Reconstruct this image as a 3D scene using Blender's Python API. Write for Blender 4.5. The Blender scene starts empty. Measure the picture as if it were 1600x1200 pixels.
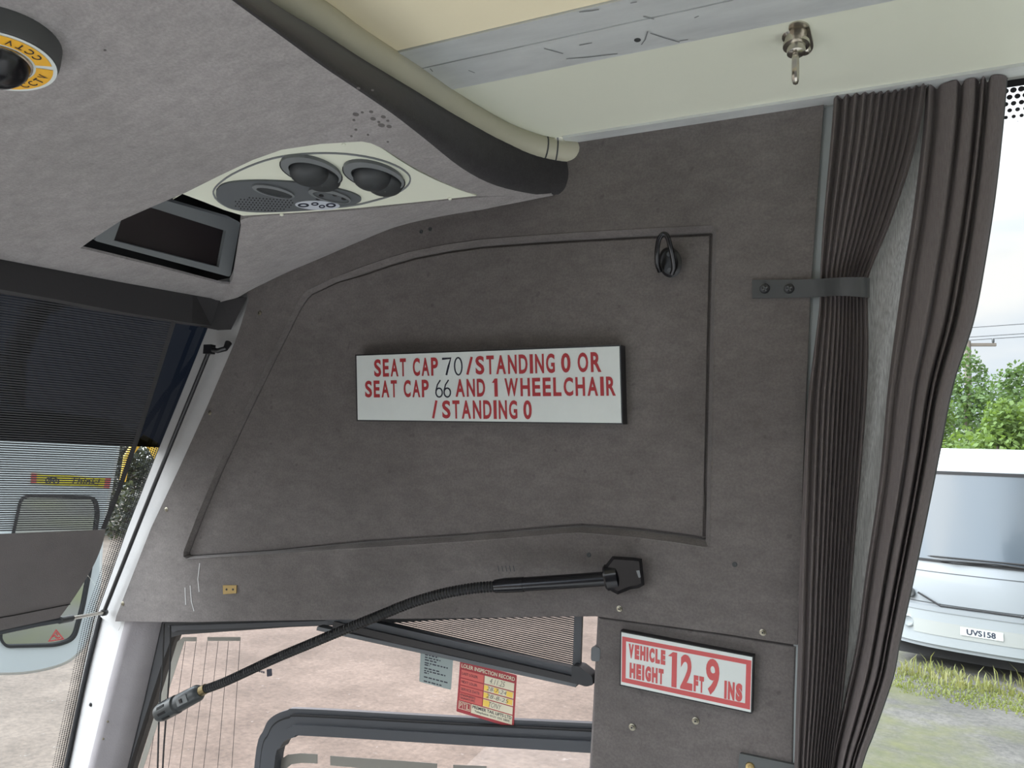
import bpy, bmesh, math, random
from mathutils import Vector as V, Matrix, geometry
import mathutils
random.seed(7)
sc = bpy.context.scene
COL = sc.collection
# ------------------------------------------------------------------ camera
F = 1200.0                                     # focal length in pixels of the 1600x1200 frame
def cray(px, py): return V((px-800.0, py-600.0, F))
_X = -cray(-1627, 610).normalized()
_Z = cray(-1627, 610).cross(cray(1393, 750)).normalized()
if _Z.y > 0: _Z = -_Z
_Y = _Z.cross(_X).normalized()
RT = Matrix((_X, _Y, _Z))                      # camera frame (right, down, forward) -> bus frame
def ray(px, py): return RT @ cray(px, py)
cd = bpy.data.cameras.new('camera'); cam = bpy.data.objects.new('camera', cd); COL.objects.link(cam)
cd.sensor_width = 36; cd.lens = 36*F/1600; cd.clip_start = .01; cd.clip_end = 400
r_, d_, f_ = RT.col[0], RT.col[1], RT.col[2]
cam.matrix_world = Matrix(((r_[0], -d_[0], -f_[0], 0), (r_[1], -d_[1], -f_[1], 0), (r_[2], -d_[2], -f_[2], 0), (0, 0, 0, 1)))
sc.camera = cam
# ------------------------------------------------------------------ sky and exposure
w = bpy.data.worlds.new('overcast_sky'); sc.world = w; w.use_nodes = True
nt = w.node_tree; nt.nodes.clear()
N = nt.nodes.new; L = nt.links.new
tc = N('ShaderNodeTexCoord'); mp = N('ShaderNodeMapping'); mp.inputs['Scale'].default_value = (1.6, 1.6, 5)
nz = N('ShaderNodeTexNoise'); nz.inputs['Scale'].default_value = 1.5; nz.inputs['Detail'].default_value = 5
cr = N('ShaderNodeValToRGB'); e = cr.color_ramp.elements
e[0].position = .36; e[0].color = (.60, .72, .86, 1); e[1].position = .60; e[1].color = (1, .99, .98, 1)
bg = N('ShaderNodeBackground'); bg.inputs[1].default_value = 1.12; ow = N('ShaderNodeOutputWorld')
sx = N('ShaderNodeSeparateXYZ'); mr = N('ShaderNodeMapRange'); mr.inputs['From Min'].default_value = .25; mr.inputs['From Max'].default_value = .8; mr.inputs['To Min'].default_value = .66; mr.inputs['To Max'].default_value = 2.2
L(tc.outputs['Generated'], sx.inputs[0]); L(sx.outputs[2], mr.inputs['Value']); # overcast sky: brighter overhead, and brightest ahead of the bus
vd = N('ShaderNodeVectorMath'); vd.operation = 'DOT_PRODUCT'; vd.inputs[1].default_value = V((-.88, -.38, .28)).normalized()
m2_ = N('ShaderNodeMapRange'); m2_.inputs['From Min'].default_value = .2; m2_.inputs['From Max'].default_value = .95; m2_.inputs['To Min'].default_value = 1; m2_.inputs['To Max'].default_value = 6.5; m2_.interpolation_type = 'SMOOTHSTEP'
mm = N('ShaderNodeMath'); mm.operation = 'MULTIPLY'
L(tc.outputs['Generated'], vd.inputs[0]); L(vd.outputs['Value'], m2_.inputs['Value']); L(mr.outputs[0], mm.inputs[0]); L(m2_.outputs[0], mm.inputs[1]); L(mm.outputs[0], bg.inputs[1])
L(tc.outputs['Generated'], mp.inputs[0]); L(mp.outputs[0], nz.inputs[0]); L(nz.outputs[0], cr.inputs[0]); L(cr.outputs[0], bg.inputs[0]); L(bg.outputs[0], ow.inputs[0])
sc.view_settings.view_transform = 'Standard'; sc.view_settings.look = 'None'
sc.view_settings.exposure = 0.72; sc.view_settings.gamma = 1.0; sc.view_settings.use_curve_mapping = False
sc.render.film_transparent = False
sc.cycles.max_bounces = 12; sc.cycles.diffuse_bounces = 6; sc.cycles.transparent_max_bounces = 24; sc.cycles.sample_clamp_indirect = 6

# ------------------------------------------------------------------ materials
def mat(name, col, rough=.6, metal=0.0, var=None, vscale=8, bump=0, bscale=200, stretch=None, spec=.5, emit=0, coat=0, streak=None):
    m = bpy.data.materials.new(name); m.use_nodes = True
    t = m.node_tree; b = t.nodes['Principled BSDF']
    b.inputs['Base Color'].default_value = (*col, 1); b.inputs['Roughness'].default_value = rough; b.inputs['Metallic'].default_value = metal
    b.inputs['Specular IOR Level'].default_value = spec; b.inputs['Coat Weight'].default_value = coat
    if var or bump:
        tcn = t.nodes.new('ShaderNodeTexCoord'); src = tcn.outputs['Object']
        if stretch:
            mpn = t.nodes.new('ShaderNodeMapping'); mpn.inputs['Scale'].default_value = stretch; t.links.new(src, mpn.inputs[0]); src = mpn.outputs[0]
    if var:
        n = t.nodes.new('ShaderNodeTexNoise'); n.inputs['Scale'].default_value = vscale; n.inputs['Detail'].default_value = 8; n.inputs['Roughness'].default_value = .65
        t.links.new(src, n.inputs['Vector'])
        c = t.nodes.new('ShaderNodeValToRGB'); c.color_ramp.elements[0].position = .32; c.color_ramp.elements[1].position = .68
        c.color_ramp.elements[0].color = (*col, 1); c.color_ramp.elements[1].color = (*var, 1)
        t.links.new(n.outputs[0], c.inputs[0]); t.links.new(c.outputs[0], b.inputs['Base Color'])
    if bump:
        n2 = t.nodes.new('ShaderNodeTexNoise'); n2.inputs['Scale'].default_value = bscale; n2.inputs['Detail'].default_value = 4
        bp = t.nodes.new('ShaderNodeBump'); bp.inputs['Strength'].default_value = bump; bp.inputs['Distance'].default_value = .002
        t.links.new(src, n2.inputs['Vector']); t.links.new(n2.outputs[0], bp.inputs['Height']); t.links.new(bp.outputs[0], b.inputs['Normal'])
    return m
def glass(name, tint=(.96, .98, .97), rough=.0, refl=.05):
    m = bpy.data.materials.new(name); m.use_nodes = True; t = m.node_tree; t.nodes.clear()
    o = t.nodes.new('ShaderNodeOutputMaterial'); tr = t.nodes.new('ShaderNodeBsdfTransparent'); tr.inputs[0].default_value = (*tint, 1)
    g = t.nodes.new('ShaderNodeBsdfGlossy'); g.inputs['Roughness'].default_value = rough
    mx = t.nodes.new('ShaderNodeMixShader'); mx.inputs[0].default_value = refl
    t.links.new(tr.outputs[0], mx.inputs[1]); t.links.new(g.outputs[0], mx.inputs[2]); t.links.new(mx.outputs[0], o.inputs[0])
    return m
def math_node(t, op, a, b=None):
    n = t.nodes.new('ShaderNodeMath'); n.operation = op
    for i, x in enumerate((a, b)):
        if x is None: continue
        if isinstance(x, (int, float)): n.inputs[i].default_value = x
        else: t.links.new(x, n.inputs[i])
    return n.outputs[0]
def louvre_mat(name, col, pitch, fill, tl=.0):
    """woven sunblind: threads run along U, gaps between them are open (UV in metres)"""
    m = mat(name, col, .85); t = m.node_tree; b = t.nodes['Principled BSDF']
    uv = t.nodes.new('ShaderNodeUVMap'); s = t.nodes.new('ShaderNodeSeparateXYZ'); t.links.new(uv.outputs[0], s.inputs[0])
    a = math_node(t, 'FRACT', math_node(t, 'DIVIDE', s.outputs[1], pitch))
    f = math_node(t, 'LESS_THAN', a, fill)
    t.links.new(f, b.inputs['Alpha'])
    return m
def dot_mat(name, pitch, rmax, fade):
    """printed ceramic dots on glass, growing towards V = 0 (UV in metres)"""
    m = mat(name, (.01, .01, .012), .5); t = m.node_tree; b = t.nodes['Principled BSDF']
    uv = t.nodes.new('ShaderNodeUVMap'); s = t.nodes.new('ShaderNodeSeparateXYZ'); t.links.new(uv.outputs[0], s.inputs[0])
    v = math_node(t, 'DIVIDE', s.outputs[1], pitch); row = math_node(t, 'FLOOR', v)
    off = math_node(t, 'MULTIPLY', math_node(t, 'MODULO', row, 2.0), .5)
    u = math_node(t, 'ADD', math_node(t, 'DIVIDE', s.outputs[0], pitch), off)
    du = math_node(t, 'SUBTRACT', math_node(t, 'FRACT', u), .5); dv = math_node(t, 'SUBTRACT', math_node(t, 'FRACT', v), .5)
    d2 = math_node(t, 'SQRT', math_node(t, 'ADD', math_node(t, 'MULTIPLY', du, du), math_node(t, 'MULTIPLY', dv, dv)))
    rr = math_node(t, 'SUBTRACT', rmax, math_node(t, 'MULTIPLY', s.outputs[1], rmax*.62/fade))
    t.links.new(math_node(t, 'LESS_THAN', d2, rr), b.inputs['Alpha'])
    return m
def cloth_mat(name, col, tl):
    m = mat(name, col, .95, bump=.25, bscale=900, spec=.1); t = m.node_tree; b = t.nodes['Principled BSDF']; o = t.nodes['Material Output']
    tr = t.nodes.new('ShaderNodeBsdfTranslucent'); tr.inputs[0].default_value = (*tl, 1)
    ad = t.nodes.new('ShaderNodeAddShader'); t.links.new(b.outputs[0], ad.inputs[0]); t.links.new(tr.outputs[0], ad.inputs[1]); t.links.new(ad.outputs[0], o.inputs[0])
    tcn = t.nodes.new('ShaderNodeTexCoord'); mpn = t.nodes.new('ShaderNodeMapping'); mpn.inputs['Scale'].default_value = (900, 900, 60)
    n = t.nodes.new('ShaderNodeTexNoise'); n.inputs['Scale'].default_value = 1; n.inputs['Detail'].default_value = 2
    c = t.nodes.new('ShaderNodeValToRGB'); c.color_ramp.elements[0].position = .3; c.color_ramp.elements[1].position = .75
    c.color_ramp.elements[0].color = (*[x*.55 for x in tl], 1); c.color_ramp.elements[1].color = (*[x*1.5 for x in tl], 1)
    t.links.new(tcn.outputs['Object'], mpn.inputs[0]); t.links.new(mpn.outputs[0], n.inputs['Vector']); t.links.new(n.outputs[0], c.inputs[0]); t.links.new(c.outputs[0], tr.inputs[0])
    return m
def leaf_mat(name, a, b_):
    m = mat(name, a, .6, var=b_, vscale=.9, spec=.25); t = m.node_tree; o = t.nodes['Material Output']; b = t.nodes['Principled BSDF']
    tr = t.nodes.new('ShaderNodeBsdfTranslucent'); tr.inputs[0].default_value = (b_[0]*.8, b_[1]*.8, b_[2]*.5, 1)
    ad = t.nodes.new('ShaderNodeAddShader'); t.links.new(b.outputs[0], ad.inputs[0]); t.links.new(tr.outputs[0], ad.inputs[1]); t.links.new(ad.outputs[0], o.inputs[0])
    return m

def lining_mat(name, a, b_, stain):
    """needle-felt lining: fine fibres, broad wear, a few darker spots"""
    m = mat(name, a, .92, var=b_, vscale=5, spec=.25, bump=.18, bscale=700); t = m.node_tree; b = t.nodes['Principled BSDF']
    base = b.inputs['Base Color'].links[0].from_socket
    tcn = t.nodes.new('ShaderNodeTexCoord')
    def layer(base, scale, rot, lo, hi, c0, c1, detail=4, rough=.65):
        mpn = t.nodes.new('ShaderNodeMapping'); mpn.inputs['Scale'].default_value = scale; mpn.inputs['Rotation'].default_value = rot
        n = t.nodes.new('ShaderNodeTexNoise'); n.inputs['Scale'].default_value = 1; n.inputs['Detail'].default_value = detail; n.inputs['Roughness'].default_value = rough
        t.links.new(tcn.outputs['Object'], mpn.inputs[0]); t.links.new(mpn.outputs[0], n.inputs['Vector'])
        c = t.nodes.new('ShaderNodeValToRGB'); c.color_ramp.elements[0].position = lo; c.color_ramp.elements[1].position = hi
        c.color_ramp.elements[0].color = (c0, c0, c0, 1); c.color_ramp.elements[1].color = (c1, c1, c1, 1); t.links.new(n.outputs[0], c.inputs[0])
        mx = t.nodes.new('ShaderNodeMix'); mx.data_type = 'RGBA'; mx.blend_type = 'MULTIPLY'; mx.inputs[0].default_value = 1
        t.links.new(base, mx.inputs[6]); t.links.new(c.outputs[0], mx.inputs[7]); return mx.outputs[2]
    base = layer(base, (28, 75, 60), (.1, .25, .35), .3, .7, .88, 1.13)        # brushed fibres
    base = layer(base, (300, 300, 300), (0, 0, 0), .35, .65, .90, 1.10, 2)      # nap
    base = layer(base, (2.2, 2.2, 3.0), (0, 0, 0), .35, .65, .90, 1.12)         # broad wear
    base = layer(base, (60, 60, 60), (0, 0, 0), .73, .78, 1.0, stain, 1, .4)    # small spots
    t.links.new(base, b.inputs['Base Color'])
    b.inputs['Sheen Weight'].default_value = .25; b.inputs['Sheen Roughness'].default_value = .45
    return m

FELT_WALL = lining_mat('felt_wall', (.122, .109, .105), (.144, .130, .125), .80)
FELT_DOME = lining_mat('felt_dome', (.265, .247, .244), (.30, .28, .277), .85)
FELT_SHADE = lining_mat('felt_shade', (.030, .028, .030), (.037, .035, .036), .9)  # dome felt with the rear edge's shade put into its colour
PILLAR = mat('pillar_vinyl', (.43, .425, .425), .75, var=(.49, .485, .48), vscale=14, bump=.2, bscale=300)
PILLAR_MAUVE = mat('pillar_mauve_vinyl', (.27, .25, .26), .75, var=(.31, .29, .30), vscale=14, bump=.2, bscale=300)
CREAM = mat('cream_laminate', (.71, .725, .605), .45, var=(.74, .755, .63), vscale=3)
CREAM_WARM = mat('cream_warm', (.86, .775, .55), .5, var=(.89, .80, .575), vscale=2.5)
TRIM = mat('beige_vinyl_trim', (.42, .405, .31), .5, var=(.46, .44, .335), vscale=6)
ALU = mat('aluminium', (.70, .725, .715), .42, .3, var=(.57, .59, .585), vscale=7, stretch=(1, 4, 4))
CHROME = mat('chrome', (.50, .47, .41), .2, 1)
BLACK = mat('black_plastic', (.012, .012, .014), .35)
BLACK_GLOSS = mat('black_gloss', (.005, .005, .007), .22)
BLACK_MATT = mat('black_matt', (.008, .008, .009), .8)
RUBBER = mat('black_rubber', (.02, .021, .024), .55)
SLATE = mat('slate_frame', (.046, .051, .060), .42)
GREY_PL = mat('grey_plastic', (.10, .108, .115), .5)
GREY_LT = mat('grey_light_plastic', (.17, .18, .185), .45)
CHARCOAL = mat('charcoal_plastic', (.035, .038, .04), .5)
WHITE = mat('white_plastic', (.66, .70, .68), .4, var=(.62, .66, .64), vscale=20)
WHITE_GLOSS = mat('white_gloss_paint', (.60, .66, .69), .25)
RED = mat('red_print', (.36, .022, .028), .5)
RED_SOFT = mat('red_worn_print', (.52, .085, .085), .5)
RED_STICKER = mat('red_sticker', (.36, .03, .04), .5)
RED_PALE = mat('red_pale', (.62, .12, .10), .5)
INK = mat('ink', (.012, .014, .03), .5)
PAPER = mat('paper', (.72, .66, .50), .6)
PAPER_Y = mat('yellow_marker', (.85, .58, .10), .6)
GREY_STK = mat('grey_sticker', (.28, .33, .32), .5)
YELLOW = mat('yellow_label', (.80, .42, .03), .4)
YELLOW_STK = mat('yellow_sticker', (.55, .47, .015), .4)
SCREEN = mat('screen', (.012, .008, .009), .3)
BRASS = mat('brass', (.45, .34, .16), .35, 1)
ZINC = mat('zinc', (.30, .28, .22), .35, 1)
BLIND_HOUSE = mat('blind_fabric_dark', (.045, .043, .045), .9, bump=.2)
BLIND_HEM = mat('blind_hem_fabric', (.150, .137, .134), .9, var=(.175, .158, .156), vscale=14, bump=.3, bscale=600)
BLIND = louvre_mat('blind_weave', (.055, .054, .056), .0043, .60)
BLIND_B = louvre_mat('blind_weave_side', (.035, .034, .034), .0033, .60)
FRIT = dot_mat('frit_dots', .0040, .52, .026)
FRIT_TOP = dot_mat('frit_dots_top', .0086, .44, .062)
CURTAIN = cloth_mat('curtain_cloth', (.135, .118, .115), (.042, .039, .037))
LINING = cloth_mat('curtain_lining', (.12, .114, .108), (.110, .108, .102))
GLASS = glass('clear_glass')
GLASS_SIDE = glass('tinted_glass', (.99, .90, .875))
SUNSTRIP = glass('sun_strip', (.0035, .0042, .0062), .0, .008)
MIRROR = mat('mirror_glass', (.62, .65, .67), .06, 1)
ROOF = mat('bus_roof', (.45, .45, .42), .7)
ETCH = mat('etched_busbar', (.20, .19, .165), .6)
MICG = mat('microphone_grey', (.042, .047, .05), .4)
GRILL = mat('gauze', (.06, .06, .06), .6)

# ------------------------------------------------------------------ object helpers
OFF = {}
def link(name, me, m, parent=None):
    o = bpy.data.objects.new(name, me); COL.objects.link(o)
    if m is not None and not me.materials: me.materials.append(m)
    if parent is not None:
        o.parent = parent
        off = OFF.get(parent.name, V((0, 0, 0)))
        me.transform(Matrix.Translation(-off)); OFF[o.name] = off
    return o
def obj(name, verts, faces, m, parent=None, smooth=False, uvs=None, angle=None):
    me = bpy.data.meshes.new(name); me.from_pydata([tuple(v) for v in verts], [], faces); me.update()
    if uvs:
        ul = me.uv_layers.new(name='UVMap')
        for l in me.loops: ul.data[l.index].uv = uvs[l.vertex_index]
    bm = bmesh.new(); bm.from_mesh(me); bmesh.ops.recalc_face_normals(bm, faces=bm.faces); bm.to_mesh(me); bm.free()
    if smooth:
        me.polygons.foreach_set('use_smooth', [True]*len(me.polygons))
        if angle: me.set_sharp_from_angle(angle=math.radians(angle))
    return link(name, me, m, parent)
def thing(name, label, cat, loc, group=None):
    o = bpy.data.objects.new(name, None); COL.objects.link(o); o.location = loc; OFF[o.name] = V(loc); o.empty_display_size = .05
    return tag(o, label, cat, group)
def tag(o, label, cat, group=None, kind=None):
    o['label'] = label; o['category'] = cat
    if group: o['group'] = group
    if kind: o['kind'] = kind
    return o
def struct(o, label=None):
    o['kind'] = 'structure'
    if label: o['label'] = label
    return o
class MB:
    """gathers pieces of ONE part"""
    def __init__(s): s.v = []; s.f = []; s.uv = None
    def add(s, vs, fs):
        k = len(s.v); s.v += [V(x) for x in vs]; s.f += [tuple(i+k for i in f) for f in fs]; return s
    def build(s, name, m, parent=None, smooth=False, angle=40): return obj(name, s.v, s.f, m, parent, smooth, s.uv, angle if smooth else None)
def box(a, b):
    x0, y0, z0 = a; x1, y1, z1 = b
    return ([V(p) for p in ((x0,y0,z0),(x1,y0,z0),(x1,y1,z0),(x0,y1,z0),(x0,y0,z1),(x1,y0,z1),(x1,y1,z1),(x0,y1,z1))],
            [(0,1,2,3),(4,5,6,7),(0,1,5,4),(1,2,6,5),(2,3,7,6),(3,0,4,7)])
def obox(c, ax, ay, az):
    """box from centre and three half-axis vectors"""
    c = V(c); vs = [c+ax*i+ay*j+az*k for k in (-1,1) for j in (-1,1) for i in (-1,1)]
    return vs, [(0,1,3,2),(4,5,7,6),(0,1,5,4),(2,3,7,6),(0,2,6,4),(1,3,7,5)]
def frame_at(t):
    t = t.normalized(); a = V((0, 0, 1)) if abs(t.z) < .9 else V((1, 0, 0))
    u = t.cross(a).normalized(); return u, t.cross(u).normalized()
def tube(path, r, n=12, cap=True):
    path = [V(p) for p in path]; rs = r if isinstance(r, (list, tuple)) else [r]*len(path)
    vs, fs = [], []; pu = None
    for i, p in enumerate(path):
        t = (path[min(i+1, len(path)-1)]-path[max(i-1, 0)])
        if t.length < 1e-9: t = V((0,0,1))
        t.normalize()
        if pu is None: u, _ = frame_at(t)
        else: u = (pu - t*pu.dot(t)); u = u.normalized() if u.length > 1e-6 else frame_at(t)[0]
        pu = u; w_ = t.cross(u)
        for k in range(n):
            a = 2*math.pi*k/n; vs.append(p+(u*math.cos(a)+w_*math.sin(a))*rs[i])
    for i in range(len(path)-1):
        for k in range(n):
            a = i*n+k; b = i*n+(k+1) % n; fs.append((a, b, b+n, a+n))
    if cap: fs.append(tuple(range(n))); fs.append(tuple((len(path)-1)*n+k for k in range(n)))
    return vs, fs
def lathe(c, axis, prof, n=24):
    """prof: list of (distance along axis, radius)"""
    u, w_ = frame_at(V(axis)); ax = V(axis).normalized(); vs, fs = [], []
    for h, r in prof:
        for k in range(n):
            a = 2*math.pi*k/n; vs.append(V(c)+ax*h+(u*math.cos(a)+w_*math.sin(a))*r)
    for i in range(len(prof)-1):
        for k in range(n):
            a = i*n+k; b = i*n+(k+1) % n; fs.append((a, b, b+n, a+n))
    fs.append(tuple(range(n))); fs.append(tuple((len(prof)-1)*n+k for k in range(n)))
    return vs, fs
def smoothpath(pts, n=8):
    """Catmull-Rom through points of any dimension"""
    P = [V(p) for p in pts]; P = [P[0]*2-P[1]]+P+[P[-1]*2-P[-2]]; out = []
    for i in range(1, len(P)-2):
        for k in range(n):
            t = k/n; a, b, c, d = P[i-1], P[i], P[i+1], P[i+2]
            out.append(.5*((2*b)+(c-a)*t+(2*a-5*b+4*c-d)*t*t+(3*b-a-3*c+d)*t**3))
    out.append(P[-2].copy()); return out
class Pl:
    """a real plane of the bus; at() gives the point of it seen at a pixel of the photograph, h metres towards the cabin"""
    def __init__(s, p, n): s.n = V(n).normalized(); s.c = s.n.dot(V(p))
    def at(s, px, py, h=0):
        r = ray(px, py); return r*((s.c+h)/s.n.dot(r))
def tri(loops):
    """triangulate coplanar loops (first is the outline, the others holes)"""
    vs = [v for l in loops for v in l]; return vs, [tuple(t) for t in geometry.tessellate_polygon(loops)]
def plate(pl, px, h0, h1, holes=()):
    """solid plate on plane pl: face at h1 with outline px (pixels), back at h0"""
    loops = [[pl.at(x, y, h1) for x, y in l] for l in [px, *holes]]
    vs, fs = tri(loops); n = len(vs); d = pl.n*(h0-h1)
    vs2 = vs+[v+d for v in vs]; fs2 = fs+[tuple(i+n for i in reversed(f)) for f in fs]; k = 0
    for l in loops:
        m_ = len(l)
        for i in range(m_):
            a, b = k+i, k+(i+1) % m_; fs2.append((a, b, b+n, a+n))
        k += m_
    return vs2, fs2
def ell(cx, cy, a, b, ang=0, n=32):
    c, s = math.cos(math.radians(ang)), math.sin(math.radians(ang))
    return [(cx+a*math.cos(t)*c-b*math.sin(t)*s, cy+a*math.cos(t)*s+b*math.sin(t)*c) for t in (2*math.pi*k/n for k in range(n))]
def rounded(q, r, n=5):
    """round the corners of a pixel polygon"""
    out = []; m_ = len(q)
    for i in range(m_):
        p0, p1, p2 = V(q[i-1]), V(q[i]), V(q[(i+1) % m_]); a = (p0-p1); b = (p2-p1)
        rr = min(r, a.length*.45, b.length*.45); A = p1+a.normalized()*rr; B = p1+b.normalized()*rr
        for k in range(n+1):
            t = k/n; p = A*(1-t)**2+p1*2*t*(1-t)+B*t*t; out.append((p.x, p.y))
    return out
def inset(q, d):
    """offset a pixel polygon inwards"""
    m_ = len(q); ar = sum(q[i][0]*q[(i+1) % m_][1]-q[(i+1) % m_][0]*q[i][1] for i in range(m_)); s = 1 if ar > 0 else -1; out = []
    for i in range(m_):
        a, b, c = V(q[i-1]), V(q[i]), V(q[(i+1) % m_]); t1 = (b-a).normalized(); t2 = (c-b).normalized()
        n1 = V((-t1.y, t1.x))*s; n2 = V((-t2.y, t2.x))*s; nn = (n1+n2); nn = nn/max(.5, nn.length_squared/2); p = b+nn*d; out.append((p.x, p.y))
    return out
def loft(rows, closed=False):
    n = len(rows[0]); vs = [v for r in rows for v in r]; fs = []
    for i in range(len(rows)-1):
        for k in range(n if closed else n-1):
            a = i*n+k; b = i*n+(k+1) % n; fs.append((a, b, b+n, a+n))
    return vs, fs
_font = {}
def glyphs(s, bold=.0):
    """flat mesh of a line of text, scaled into the unit square (x right, y up)"""
    key = (s, bold)
    if key in _font: return _font[key]
    cu = bpy.data.curves.new('t', 'FONT'); cu.body = s; cu.resolution_u = 4; cu.offset = bold; cu.fill_mode = 'FRONT'
    o = bpy.data.objects.new('t', cu); COL.objects.link(o); bpy.context.view_layer.update()
    me = bpy.data.meshes.new_from_object(o.evaluated_get(bpy.context.evaluated_depsgraph_get()))
    vs = [v.co.xy.copy() for v in me.vertices]; fs = [tuple(p.vertices) for p in me.polygons]
    bpy.data.objects.remove(o); bpy.data.curves.remove(cu); bpy.data.meshes.remove(me)
    x0, x1 = min(v.x for v in vs), max(v.x for v in vs); y0, y1 = min(v.y for v in vs), max(v.y for v in vs)
    out = ([((v.x-x0)/(x1-x0), (v.y-y0)/(y1-y0)) for v in vs], fs); _font[key] = out
    return out
def quad(c):
    """unit square (u right, v down) -> pixel, from corner pixels TL, TR, BR, BL"""
    tl, tr_, br, bl = [V(p) for p in c]
    def f(u, v):
        p = (tl*(1-u)+tr_*u)*(1-v)+(bl*(1-u)+br*u)*v; return p.x, p.y
    return f
def write(mb, s, u0, u1, v0, v1, q, pl, h, bold=0.0, slant=0):
    g, fs = glyphs(s, bold); vs = []
    for x, y in g:
        u = u0+(u1-u0)*x+slant*(y-.5); vs.append(pl.at(*q(u, v1+(v0-v1)*y), h))
    mb.add(vs, fs)
def write_caps(mb, s, u0, u1, v0, v1, q, pl, h, bold, gap=.2):
    """condensed sign lettering: every capital drawn to its own width"""
    ws = [.5 if c == ' ' else .38 if c == 'I' else 1.42 if c in 'WM' else 1.12 if c == 'A' else .86 if c in 'ELFT' else 1.0 for c in s]
    tot = sum(ws)+gap*(len(s)-1); k = (u1-u0)/tot; u = u0
    for c, w_ in zip(s, ws):
        if c != ' ': write(mb, c, u, u+w_*k, v0, v1, q, pl, h, bold)
        u += (w_+gap)*k
def stroke(mb, pts, wd, q, pl, h):
    """pen stroke as a flat ribbon, pts in the unit square"""
    P = [pl.at(*q(u, v), h) for u, v in pts]; vs = []; n = len(P)
    for i in range(n):
        t = (P[min(i+1, n-1)]-P[max(i-1, 0)]).normalized(); s = pl.n.cross(t)*wd/2; vs += [P[i]+s, P[i]-s]
    mb.add(vs, [(2*i, 2*i+1, 2*i+3, 2*i+2) for i in range(n-1)])

# ------------------------------------------------------------------ the main planes
WALL = Pl((0, 1.1, 0), (0, -1, -.07))                        # inner face of the right-hand side, leaning in at the top
W = WALL.at
def soffit_z(x): return .29+.178*(x+1.2)
DOME = Pl((-1.2, 0, .29), (.178, 0, -1))                     # underside of the front dome
D = DOME.at
RACK = Pl((0, 0, .5), (0, 0, -1))
R = RACK.at
SIDEGLASS = Pl(W(600, 1050)+V((0, .055, 0)), WALL.n)
PAXGLASS = Pl(W(1450, 600)+V((0, .06, 0)), WALL.n)

# ------------------------------------------------------------------ right-hand wall panel with its pressed recess
rec = rounded([(1120, 353), (1110, 858)], 1) if 0 else None
rim = [(489, 449), (520, 434), (560, 418), (600, 404), (640, 392), (695, 381), (750, 373), (825, 367), (900, 362), (1000, 356), (1080, 352), (1112, 350), (1119, 353), (1122, 362),
       (1119, 480), (1116, 620), (1113, 760), (1111, 845), (1109, 856), (1103, 857), (1060, 850), (1000, 842), (950, 837), (905, 834), (870, 836), (800, 842), (720, 848), (560, 858), (420, 866),
       (310, 873), (292, 874), (287, 870), (287, 862), (310, 802), (340, 731), (385, 635), (430, 542), (462, 478), (472, 461), (480, 453)]

edge = [(388, 470), (374, 515), (367, 534), (325, 632), (283, 725), (236, 825), (205, 904), (182, 962), (180, 971)]
bottom = [(300, 972), (400, 970), (550, 968), (700, 966), (840, 964), (932, 963), (960, 967), (1020, 975), (1130, 990), (1240, 1007)]
right = [(1246, 1008), (1256, 700), (1266, 460), (1284, 200), (1291, 120)]
topw = [(1100, 150), (880, 190), (820, 260), (600, 320), (450, 380), (380, 430)]
outl = edge+bottom+right+topw
mb = MB()
lo = [[W(x, y, 0) for x, y in outl], [W(x, y, 0) for x, y in rim]]
mb.add(*tri(lo))
a_ = [W(x, y, 0) for x, y in rim]
def inset3(P, d, dh):
    m_ = len(P); out = []
    for i in range(m_):
        t1 = (P[i]-P[i-1]).normalized(); t2 = (P[(i+1) % m_]-P[i]).normalized(); nn = WALL.n.cross(t1)+WALL.n.cross(t2); nn = nn/max(.6, nn.length_squared/2)
        out.append(P[i]+nn*d+WALL.n*dh)
    return out
_sg = 1 if (inset3(a_, .01, 0)[20]-a_[20]).dot(W(800, 620, 0)-a_[20]) > 0 else -1
wf = [(.45 if p[0] < 470 and p[1] > 440 else (.6 if p[0] < 560 and p[1] < 470 else 1)) for p in rim]
def ins_(d, dh): return [a+(b-a)*k+WALL.n*dh for a, b, k in zip(a_, inset3(a_, d*_sg, 0), wf)]
b_ = ins_(.0145, -.0105); rl2 = ins_(.002, .0014); r3 = ins_(.0095, -.010); r4 = ins_(.0103, -.0165); r5 = ins_(.0132, -.0165)
mb.add(*loft([a_, rl2, r3, r4, r5, b_], True)); mb.add(*tri([b_]))
oo = lo[0]
mb.add(*loft([oo, [p+WALL.n*-.004+V((0, 0, 0)) for p in oo], [p-WALL.n*.04 for p in oo]], True))
bmw = mb.build('wall_right', FELT_WALL); struct(bmw, 'grey felt covered driver side wall panel with pressed recess')
# wear marks on the felt
def scuff(pts, wd, m, par, pl=WALL, h=.0006):
    s = MB(); stroke(s, pts, wd, lambda u, v: (u, v), pl, h); return s
# screws of the panel
def screw(px, py, par, m=ZINC, r=.0030, pl=WALL, h=0.0):
    c = pl.at(px, py, h); mb = MB(); mb.add(*lathe(c, pl.n, [(0, r*1.5), (.0008, r*1.5), (.0012, r), (.0028, r*.85), (.003, r*.45), (.0016, r*.35)], 14))
    o = mb.build('screw', m, par, True, 30)
    MB().add(*lathe(c, pl.n, [(.0022, r*.42), (.0031, r*.40)], 8)).build('socket', BLACK, o)
    return o
for px, py in ((406, 489), (328, 645), (260, 796), (192, 943), (1192, 988), (968, 951)): screw(px, py, bmw)
for px, py in ((920, 867), (1148, 882), (672, 358), (658, 362)):
    c = W(px, py); MB().add(*lathe(c, WALL.n, [(-.001, .004), (.0006, .0036), (.0009, .0022), (.0004, .0014)], 12)).build('screw_hole', CHARCOAL, bmw, True)
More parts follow.
